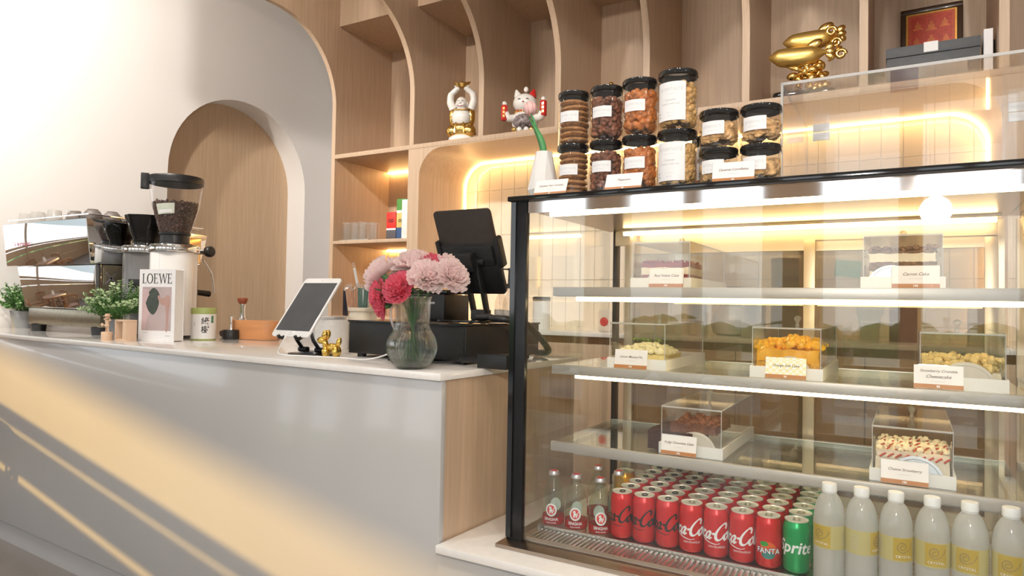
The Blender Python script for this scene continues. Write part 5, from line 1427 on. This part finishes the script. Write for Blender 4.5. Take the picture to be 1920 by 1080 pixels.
# tea boxes
def carton(x0, x1, y0, y1, z0, z1, col, label, band=None, mark=None):
    o = thing('tea_box', label, 'box', ((x0+x1)/2, (y0+y1)/2, z0), group='cartons in the niche')
    rbox(x0, x1, y0, y1, z0, z1).build('carton', mat('carton_%d_%d_%d' % tuple(int(c*100) for c in col), col, .45, noise=(20, .12)), o, True, bevel=.001)
    if band: rbox(x0-.0005, x1+.0005, y0-.0006, y0, z0+(z1-z0)*band[0], z0+(z1-z0)*band[1]).build('band', PAPER, o, True)
    if mark: link('logo', flatmesh(flat(*text2d(mark, (z1-z0)*.42, bold=.02), Matrix.Translation(((x0+x1)/2, y0-.0008, (z0+z1)/2))), 'logo'), INKK, o, True)
    return o
carton(-2.945, -2.868, 3.40, 3.48, 1.5242, 1.603, (.10, .09, .10), 'dark grey tea box at the bottom of the stack', (.86, 1.0))
carton(-2.945, -2.868, 3.40, 3.48, 1.6034, 1.708, (.75, .04, .03), 'red tea box on top of the dark box', None, 'co')
carton(-2.862, -2.790, 3.40, 3.48, 1.5242, 1.605, (.04, .09, .22), 'blue tea box at the bottom of the taller stack')
carton(-2.862, -2.790, 3.40, 3.48, 1.6054, 1.700, (.68, .52, .18), 'yellow tea box in the middle of the taller stack', None, 'co')
carton(-2.862, -2.790, 3.40, 3.48, 1.7004, 1.79, (.10, .30, .06), 'green tea box on top of the taller stack', (0, .18))
carton(-2.786, -2.715, 3.36, 3.46, 1.5242, 1.775, (.85, .83, .80), 'tall white carton at the right of the tea boxes')

# laughing figure holding a gold ingot overhead
PORC = mat('porcelain', (.85, .82, .78), .2, coat=.4, noise=(20, .02))
bu = thing('laughing_figurine', 'white and gold porcelain figure lifting an ingot overhead', 'figurine', (-2.355, 3.385, SB), R(20))
MB().lathe([(.075, 0), (.082, .01), (.078, .03), (.06, .04), (.0001, .042)], 24, Matrix.Diagonal((1, .8, 1, 1))).build('base', PORC, bu, smooth=60)
mb = MB().ball((0, 0, .075), .078, 18, 12, (1, .8, .75)); mb.ball((-.045, -.03, .06), .045, 12, 8, (1, .8, .9)); mb.ball((.05, -.03, .062), .045, 12, 8, (1, .8, .9))
mb.build('robe', GOLD, bu, smooth=60)
for k in range(9):
    a = R(-150+k*40); 
    MB().tube(spline([(.06*math.cos(a), .05*math.sin(a), .115), (.075*math.cos(a), .062*math.sin(a), .085), (.082*math.cos(a), .066*math.sin(a), .045)], 4), .006, 6).build('robe_fold', GOLD, bu)
MB().ball((0, -.016, .145), .062, 18, 12, (.95, .82, 1.05)).build('belly', PORC, bu, smooth=60)
for s_ in (-1, 1):
    MB().ball((s_*.056, .005, .160), .034, 12, 10, (.75, .9, 1.9)).build('sleeve', GOLD, bu, smooth=60)
    MB().tube(spline([(s_*.055, .0, .20), (s_*.072, -.005, .245), (s_*.066, -.008, .290), (s_*.034, -.01, .318)], 6), [.024]*7+[.021]*6+[.017]*6, 12).build('arm', PORC, bu, smooth=60)
    h = MB().ball((s_*.030, -.012, .322), .017, 12, 8, (1.1, .9, .8))
    for q in range(4): h.tube([(s_*.030+(q-1.5)*.007, -.016, .330), (s_*.030+(q-1.5)*.0075, -.018, .342)], .0038, 6)
    h.build('hand', PORC, bu, smooth=60)
hdm = MB().ball((0, -.018, .232), .036, 18, 14, (.92, .95, 1.08)); hdm.ball((0, -.030, .214), .026, 12, 8, (1.1, .9, .8))
hdm.ball((0, -.056, .228), .0065, 8, 6)
for s_ in (-1, 1): hdm.ball((s_*.035, -.014, .226), .010, 8, 6, (.5, .8, 1.7)); hdm.ball((s_*.018, -.046, .220), .011, 8, 6)
hd_ = hdm.build('head', PORC, bu, smooth=60)
for s_ in (-1, 1): MB().tube([(s_*.007, -.0525, .238), (s_*.013, -.0515, .2405), (s_*.019, -.0475, .238)], .0013, 5).build('eye', INKK, hd_)
MB().tube([(-.014, -.050, .211), (0, -.0565, .206), (.014, -.050, .211)], .002, 5).build('mouth', mat('lip_red', (.5, .1, .08), .4, noise=(30, .1)), hd_)
MB().tube([(.044*math.cos(2*PI*k/22), -.03+.034*math.sin(2*PI*k/22), .192-.010*math.sin(2*PI*k/22)*-1) for k in range(22)], .0045, 6, True).build('bead_necklace', GOLD, bu)
ing = MB(); vs = []; fs = []
nn = 20
for r_, z, lift in ((.030, .332, 0), (.050, .352, .012), (.046, .352, .012), (.026, .346, 0)):
    for i in range(nn):
        a = 2*PI*i/nn; vs.append((r_*1.1*math.cos(a), r_*.6*math.sin(a)-.01, z+lift*abs(math.cos(a))**2))
for k in range(3):
    for i in range(nn): j = (i+1) % nn; fs.append((k*nn+i, k*nn+j, (k+1)*nn+j, (k+1)*nn+i))
fs.append(tuple(range(nn-1, -1, -1))); fs.append(tuple(3*nn+i for i in range(nn)))
ing.add(vs, fs); ing.ball((0, -.01, .350), .022, 12, 8, (1, .7, .8)); ing.build('gold_ingot', GOLD, bu, smooth=50)

# seated lucky cat with red scrolls
ct = thing('lucky_cat', 'white ceramic beckoning cat with red ears holding red scrolls', 'figurine', (-1.925, 3.40, SB), R(20))
MB().ball((0, 0, .075), .075, 18, 12, (1.05, .9, 1)).build('body', PORC, ct, smooth=60)
hc = MB().ball((0, -.015, .178), .062, 18, 14, (1.12, .95, .92)).build('head', PORC, ct, smooth=60)
REDE = mat('red_enamel', (.62, .03, .03), .25, coat=.4, noise=(30, .08))
for s_ in (-1, 1):
    MB().lathe([(.026, 0), (.018, .022), (.006, .045), (.0001, .048)], 14, Matrix.Translation((s_*.040, -.005, .218)) @ Matrix.Rotation(R(16*s_), 4, 'Y')).build('ear', PORC if s_ < 0 else REDE, hc, smooth=60)
    MB().tube([(s_*.016, -.0735, .188), (s_*.023, -.0745, .192), (s_*.031, -.0715, .188)], .002, 5).build('eye', INKK, hc)
MB().ball((0, -.076, .174), .005, 8, 6).build('nose', REDE, hc)
MB().lathe([(.050, .122), (.056, .128), (.056, .138), (.050, .143)], 24, Matrix.Diagonal((1.05, .95, 1, 1)), False, False).build('collar', REDE, ct, smooth=60)
for k in range(7):
    a = R(-160+k*23); MB().ball((.057*math.cos(a), .053*math.sin(a), .128), .008, 8, 6).build('collar_bell', GOLD, ct)
DK = mat('floral_dark', (.16, .13, .13), .35, noise=(55, 1.6))
MB().ball((0, -.012, .070), .070, 18, 12, (1.0, .95, .8)).build('floral_apron', DK, ct, smooth=60)
for s_ in (-1, 1):
    MB().tube(spline([(s_*.055, -.02, .095), (s_*.090, -.04, .090), (s_*.108, -.045, .118)], 5), .022, 10).build('paw', PORC, ct, smooth=60)
    sc_ = MB().lathe([(.016, 0), (.020, .004), (.020, .082), (.016, .086)], 18, Matrix.Translation((s_*.112, -.048, .085+.01*s_))).build('scroll', REDE, ct, smooth=45)
    MB().ball((s_*.112, -.048, .182+.01*s_), .014, 10, 8).build('scroll_knob', PORC, sc_)
    for q in range(3): rbox(s_*.112-.006, s_*.112+.006, -.0695, -.0685, .100+q*.022+.01*s_, .114+q*.022+.01*s_).build('gold_character', GOLD, sc_)
for x in (-.05, -.02, .02, .05): MB().ball((x, -.072, .016), .015, 10, 8, (1, .8, 1)).build('gold_coin', GOLD if abs(x) > .03 else PORC, ct)
MB().ball((.005, -.005, .262), .014, 10, 8, (1, .9, 1.2)).build('small_kitten', PORC, ct)

# gold statuette mostly hidden behind the jars
gs = thing('gold_statuette', 'small gold knob topped statuette showing above the granola jar', 'figurine', (-1.405, 3.42, SB))
MB().lathe([(.05, 0), (.055, .02), (.04, .05), (.045, .09), (.03, .13), (.02, .16), (.028, .185), (.026, .205), (.0001, .216)], 24).build('statue_body', GOLD, gs, smooth=50)
MB().ball((0, 0, .222), .014, 12, 8).build('finial', GOLD, gs, smooth=60)

# pair of gold arowana fish on waves with a dark base
fi = thing('golden_fish_statue', 'gold statue of two fish leaping over waves', 'statue', (-.425, 3.42, SB), R(8))
MB().prism(rrect(-.15, .12, -.07, .07, .04), 'Z', 0, .035).build('dark_base', BLACKG, fi, bevel=.006)
def fish(p0, L, H, nm, ang):
    mb = MB(); vs = []; fs = []; n = 16; m_ = 22
    M = Matrix.Translation(p0) @ Matrix.Rotation(R(ang), 4, 'Y')
    for i in range(m_+1):
        t = i/m_; x = -L*.5+L*t
        h = H*min(1, (.02+t/.16)**.6)*(.35+.65*math.sin(PI*min(1, t*.9+.08))**.75)*(1 if t < .75 else max(.22, 1-(t-.75)*3.1)); w = h*.42
        zc = -.12*H*math.sin(PI*t)+.10*H*(1-t)
        for k in range(n):
            a = 2*PI*k/n; vs.append((x, w*math.cos(a), zc+h*.5*math.sin(a)))
    for i in range(m_):
        for k in range(n): fs.append((i*n+k, i*n+(k+1) % n, (i+1)*n+(k+1) % n, (i+1)*n+k))
    fs.append(tuple(range(n-1, -1, -1))); fs.append(tuple(m_*n+k for k in range(n)))
    b = MB().add(vs, fs, M).build(nm, GOLDS, fi, smooth=60)
    MB().tube([M @ Vector((-L*.30+L*.52*q/7, -H*.19-.002, .06*H)) for q in range(8)], [.006, .009, .010, .010, .010, .009, .008, .004], 8).build('scale_ridge', GOLD, b)
    MB().ball(M @ Vector((-L*.42, -H*.13, .14*H)), .005, 8, 6).build('eye', REDE, b)
    tl = MB()
    for s_ in (-1, 0, 1): tl.ball(M @ Vector((L*.52, 0, s_*H*.22)), .02, 8, 6, (1.2, .35, .8), Matrix.Rotation(R(-35*s_), 4, 'Y'))
    tl.build('tail_fin', GOLD, b, smooth=60)
    MB().ball(M @ Vector((-L*.08, 0, -H*.55)), .03, 10, 6, (1.3, .25, .5), Matrix.Rotation(R(25), 4, 'Y')).build('belly_fin', GOLD, b, smooth=60)
    MB().ball(M @ Vector((L*.28, 0, H*.45)), .03, 10, 6, (1.2, .25, .7), Matrix.Rotation(R(-25), 4, 'Y')).build('back_fin', GOLD, b, smooth=60)
fish((.015, .015, .292), .245, .092, 'upper_fish', -6)
fish((-.040, -.02, .210), .260, .096, 'lower_fish', -3)
wv = MB(); rnd = random.Random(2)
for i in range(46):
    z = .035+.135*rnd.random(); a = rnd.uniform(0, 6.3); q = .09*(1-.45*z/.17)*rnd.random()**.4
    wv.ball((.01+q*1.2*math.cos(a), q*.5*math.sin(a), z), rnd.uniform(.012, .024), 8, 6, (1.2, .8, .8), Matrix.Rotation(rnd.uniform(0, 3), 4, 'Y'))
wv.build('wave_spray', GOLD, fi, smooth=60)
cr = MB()
for k in range(3):
    c = Vector((.10+.02*k, -.01, .31-.055*k)); cr.tube([c+Vector((.022*math.cos(t)*(1-t/14), 0, .022*math.sin(t)*(1-t/14))) for t in [q*.5 for q in range(14)]], .009, 8)
for i in range(7): cr.ball((.105+.012*(i % 3), 0, .19+.018*i), .016, 8, 6, (1.4, .6, .6), Matrix.Rotation(R(-40), 4, 'Y'))
cr.build('curling_wave', GOLD, fi, smooth=60)

# framed red picture, slate gift box, slim white box
fr = thing('framed_picture', 'dark framed red picture with gold figures on the high shelf', 'picture', (.075, 3.78, SB), R(-2))
fw, fh = .256, .40
Mf = Matrix.Rotation(R(-5), 4, 'X') @ Matrix.Translation((0, -.02, 0))
for b in ((-fw/2, fw/2, 0, .022, 0, .024), (-fw/2, fw/2, 0, .022, fh+.07, fh+.094), (-fw/2, -fw/2+.024, 0, .022, .024, fh+.07), (fw/2-.024, fw/2, 0, .022, .024, fh+.07)):
    MB().box(*b, Mf).build('frame_bar', mat('frame_dark_wood', (.055, .03, .018), .25, coat=.4, noise=(10, .2)), fr, bevel=.003)
MB().box(-fw/2+.024, fw/2-.024, .010, .012, .024, fh+.07, Mf).build('gilt_slip', mat('gilt', (.7, .36, .08), .3, metal=.7, noise=(30, .1)), fr)
pc = MB().box(-fw/2+.032, fw/2-.032, .0085, .010, .032, fh+.062, Mf).build('red_picture', mat('picture_red', (.58, .06, .03), .35, noise=(90, .16)), fr)
GP = mat('picture_gold', (.68, .17, .05), .4, metal=.1, noise=(40, .15))
def seated(cx, cz, s_):
    pts = [(-.5, 0), (.5, 0), (.42, .18), (.22, .25), (.30, .42), (.24, .62), (.10, .68), (.12, .82), (0, 1.0), (-.12, .82), (-.10, .68), (-.24, .62), (-.30, .42), (-.22, .25), (-.42, .18)]
    link('gold_figure', flatmesh(MB().add([(cx+a*s_, .008, cz+b*s_) for a, b in pts], [tuple(range(15))], Mf), 'gold_figure'), GP, pc)
for cx_, cz_, s_ in ((-.055, .385, .045), (0, .375, .05), (.055, .385, .045), (0, .30, .055), (-.06, .31, .04), (.06, .31, .04), (-.03, .24, .04), (.03, .24, .04), (-.065, .23, .035), (.065, .23, .035)): seated(cx_, cz_, s_)
for q in range(2):
    e = .036+.006*q
    for b in ((-fw/2+e, fw/2-e, .0078, .0084, e, e+.0018), (-fw/2+e, fw/2-e, .0078, .0084, fh+.094-e, fh+.0958-e), (-fw/2+e, -fw/2+e+.0018, .0078, .0084, e, fh+.094-e), (fw/2-e-.0018, fw/2-e, .0078, .0084, e, fh+.094-e)):
        MB().box(*b, Mf).build('gold_border', GP, pc)
gb = thing('slate_gift_box', 'flat slate grey gift box with a pale tab', 'box', (.07, 3.47, SB))
SLATE = mat('slate_card', (.085, .09, .10), .55, noise=(40, .08))
rbox(-.168, .168, -.11, .11, 0, .120).build('box_base', SLATE, gb, bevel=.001)
rbox(-.171, .171, -.113, .113, .122, .165).build('box_lid', SLATE, gb, bevel=.0012)
rbox(-.03, .022, -.1137, -.1131, .128, .170).build('tab', PAPER, gb)
wb = tag(rbox(-.016, .016, -.05, .05, 0, .195).build('slim_white_box', PAPER, bevel=.0015), 'slim white box standing on end beside the slate gift box', 'box')
wb.location = (.268, 3.43, SB)
db = tag(rbox(-.006, .006, -.05, .05, 0, .17).build('dark_booklet', BLACKP, bevel=.001), 'thin dark booklet upright against the shelf fin', 'book')
db.location = (.292-.003, 3.50, SB)

# ================================================================== ON THE BACK COUNTER
WZ = 1.0
def pump(loc, label, col, h=.20):
    o = thing('syrup_bottle', label, 'bottle', loc, group='syrup pump bottles')
    k = h/.2
    MB().lathe([(.0001, .001), (.034, .001), (.036, .006), (.036, .12*k), (.030, .145*k), (.014, .175*k), (.013, .20*k)], 24, None, False, False).build('bottle_body', clear('syrup_glass', (.9, .88, .84), 1.5, haze=.06), o, smooth=45)
    MB().lathe([(.0001, .004), (.033, .004), (.033, .07*k), (.0001, .071*k)], 20, None, False, False).build('syrup', mat('syrup_%d' % int(col[0]*100), col, .15, noise=(20, .05)), o)
    MB().patch(.0365, -1.2, 1.2, .03, .09*k, 10).build('label', mat('syrup_label', (.30, .28, .25), .5, noise=(40, .4)), o)
    p = MB().lathe([(.015, .20*k), (.016, .222*k), (.008, .226*k), (.006, .29*k), (.011, .294*k), (.011, .302*k), (.0001, .304*k)], 18, None, True, False); p.tube([(0, 0, .296*k), (-.02, -.02, .297*k), (-.032, -.032, .288*k)], .004, 6)
    p.build('pump', BLACKP, o, smooth=45)
pump((-1.845, 3.12, WZ), 'black pump syrup bottle beside the display case post', (.25, .12, .05), .21)
pump((-1.93, 3.18, WZ), 'clear topped syrup bottle behind the till tablet', (.5, .3, .12), .215)
def tub(loc, r, h, m, label, lidm=None, cat='canister', name='canister'):
    o = thing(name, label, cat, loc)
    MB().lathe([(.0001, 0), (r*.92, 0), (r, .004), (r, h)], 26, None, False, lidm is None).build('wall', m, o, smooth=45)
    if lidm: MB().lathe([(r*1.04, h-.004), (r*1.04, h+.014), (r*.96, h+.018), (.0001, h+.018)], 26, None, True, False).build('lid', lidm, o, smooth=45)
    return o
tub((-3.235, 3.38, 1.0302), .042, .17, mat('tumbler_navy', (.015, .018, .028), .35, noise=(20, .1)), 'dark travel tumbler low in the niche behind the straw crock', STEEL, 'tumbler', 'travel_tumbler')
tub((-1.66, 3.14, WZ), .045, .15, WHITE, 'white canister with a black lid seen through the case', BLACKP)
tub((-1.28, 3.12, WZ), .05, .11, clear('flower_jar', (.95, .95, .95), 1.45, haze=.3), 'frosted jar with a red flower print on the back counter', None, 'jar', 'printed_jar')
o = MB().ball((-1.28, 3.067, WZ+.05), .022, 10, 8, (1, .3, 1)).build('flower_print', REDE, bpy.data.objects['printed_jar'], True)
tub((-1.14, 3.10, WZ), .030, .12, clear('clear_pot', (.93, .95, .95), 1.5, haze=.1), 'small clear cup beside the printed jar', None, 'cup', 'clear_cup')
tub((-.84, 3.10, WZ), .045, .19, STEEL, 'tall steel cup on the back counter nearer the till', None, 'cup', 'steel_cup')
tub((-.598, 3.12, WZ), .050, .20, STEEL, 'tall steel cup on the back counter beside the olive bottle', None, 'cup', 'steel_cup')
jg = thing('white_jug', 'white round bellied jug on the back counter', 'jug', (-.722, 3.27, WZ))
MB().lathe([(.06, 0), (.085, .01), (.098, .05), (.085, .10), (.06, .125), (.055, .14)], 30).build('belly', WHITE, jg, smooth=50)
MB().lathe([(.06, .14), (.066, .145), (.066, .21), (.05, .225), (.0001, .228)], 30).build('top', BLACKP, jg, smooth=45)
tub((-.44, 3.16, WZ), .045, .25, mat('bottle_green_dark', (.12, .13, .04), .3, noise=(20, .1)), 'squat olive bottle on the back counter', BLACKP, 'bottle', 'olive_bottle')
tub((-.50, 3.32, WZ), .06, .34, mat('machine_grey', (.12, .12, .125), .4, noise=(20, .1)), 'dark blender body at the back of the worktop', BLACKP, 'blender', 'blender')
bg_ = thing('tall_beer_glass', 'tall ribbed glass of pale drink behind the cakes', 'glass', (-.148, 3.12, WZ))
MB().lathe([(.0001, .002), (.034, .002), (.040, .09), (.052, .12), (.054, .20)], 24, None, False, False).build('glass_wall', clear('ribbed_glass', (.93, .95, .94), 1.5, haze=.12), bg_, smooth=40)
MB().lathe([(.0001, .006), (.032, .006), (.038, .09), (.049, .12), (.051, .185), (.0001, .186)], 24, None, False, False).build('drink', clear('pale_drink', (.85, .88, .78), 1.33, haze=.45, hazecol=(.78, .8, .68)), bg_, smooth=40)
tag(rbox(-.05, .05, -.004, .004, 0, .22).build('dark_carton', mat('maroon_card', (.18, .05, .06), .5, noise=(20, .2)), bevel=.001), 'maroon carton standing beside the tall glass', 'carton').location = (-.03, 3.22, WZ)
tag(rbox(-.08, .08, -.06, .06, 0, .16).build('paper_bag', mat('kraft', (.62, .45, .26), .8, noise=(20, .12)), bevel=.004), 'tan paper bag on the back counter behind the crumble cake', 'bag').location = (.27, 3.2, WZ)
gt = thing('green_note', 'green paper note fixed to the tiles', 'note', (-.281, 3.861, 1.34), R(0))
MB().box(-.06, .06, -.0015, -.0005, -.045, .04, Matrix.Rotation(R(6), 4, 'Y')).build('sheet', mat('note_green', (.08, .40, .25), .6, noise=(20, .1)), gt)
# grey appliance in the bay beyond the tunnel
ap = thing('wall_dispenser', 'grey metal dispenser in the bay beside the tiled niche', 'dispenser', (.62, 3.45, WZ))
rbox(-.14, .14, -.14, .2, .0, .85).build('cabinet', STEEL, ap, bevel=.01)
rbox(-.10, .10, -.146, -.141, .45, .80).build('front_panel', WHITE, ap, bevel=.004)
rbox(-.10, .10, -.20, -.141, .0, .03).build('drip_tray', BLACKP, ap)

# ================================================================== CUSTOMER SIDE (seen in the mirror steel)
def dining_chair(loc, rz, label):
    o = thing('dining_chair', label, 'chair', loc, rz, 'oak chairs round the cafe table')
    MB().prism(rrect(-.23, .23, -.22, .22, .05), 'Z', .43, .46).build('seat', OAKF, o, bevel=.006)
    for x, y in ((-.2, -.19), (.2, -.19)): MB().cyl((x*1.08, y*1.05, 0), (x, y, .43), .016, .02).build('leg', OAKF, o)
    for x in (-.2, .2): MB().tube([(x*1.08, .22, 0), (x, .20, .43), (x*1.02, .25, .80)], [.016, .02, .015], 10).build('rear_leg', OAKF, o)
    MB().tube([(-.21, .25, .78), (-.12, .285, .80), (0, .295, .805), (.12, .285, .80), (.21, .25, .78)], .024, 8).build('top_rail', OAKF, o)
    for k in range(5):
        x = -.13+.065*k; MB().cyl((x, .205, .45), (x, .285, .79), .008).build('spindle', OAKF, o)
    MB().tube([(-.235, -.16, .64), (-.24, .05, .66), (-.21, .24, .68)], .014, 8).build('armrest', OAKF, o); MB().tube([(.235, -.16, .64), (.24, .05, .66), (.21, .24, .68)], .014, 8).build('armrest', OAKF, o)
    return o
dt = thing('dining_table', 'round oak cafe table on the customer side', 'table', (-6.25, .55, 0))
MB().lathe([(.45, .71), (.46, .72), (.46, .735), (.45, .745), (.0001, .745)], 40).build('table_top', OAKF, dt, smooth=40)
for k in range(4):
    a = R(45+90*k); MB().cyl((.36*math.cos(a), .36*math.sin(a), 0), (.28*math.cos(a), .28*math.sin(a), .71), .02, .03).build('leg', OAKF, dt)
c0 = dining_chair((-5.55, .40, 0), R(-75), 'oak spindle chair on the counter side of the cafe table')
for (x, y, a, lb) in ((-6.55, .12, 160, 'oak spindle chair on the street side of the cafe table'), (-6.2, 1.25, 5, 'oak spindle chair by the wall end of the cafe table'), (-7.0, .75, 85, 'oak spindle chair on the far side of the cafe table')):
    copytree(c0, (x, y, 0), R(a), lb)
nt = thing('table_vase', 'pale vase of dried stems on the cafe table', 'vase', (-6.2, .6, .7452))
MB().lathe([(.04, 0), (.06, .04), (.05, .11), (.025, .15), (.03, .17)], 24).build('vase_body', WHITE, nt, smooth=50)
mb = MB()
for k in range(9):
    a = k*.7; mb.tube([(0, 0, .10), (.03*math.cos(a), .03*math.sin(a), .25), (.10*math.cos(a), .10*math.sin(a), .38)], .002, 4)
mb.build('dried_stems', OAKF, nt)
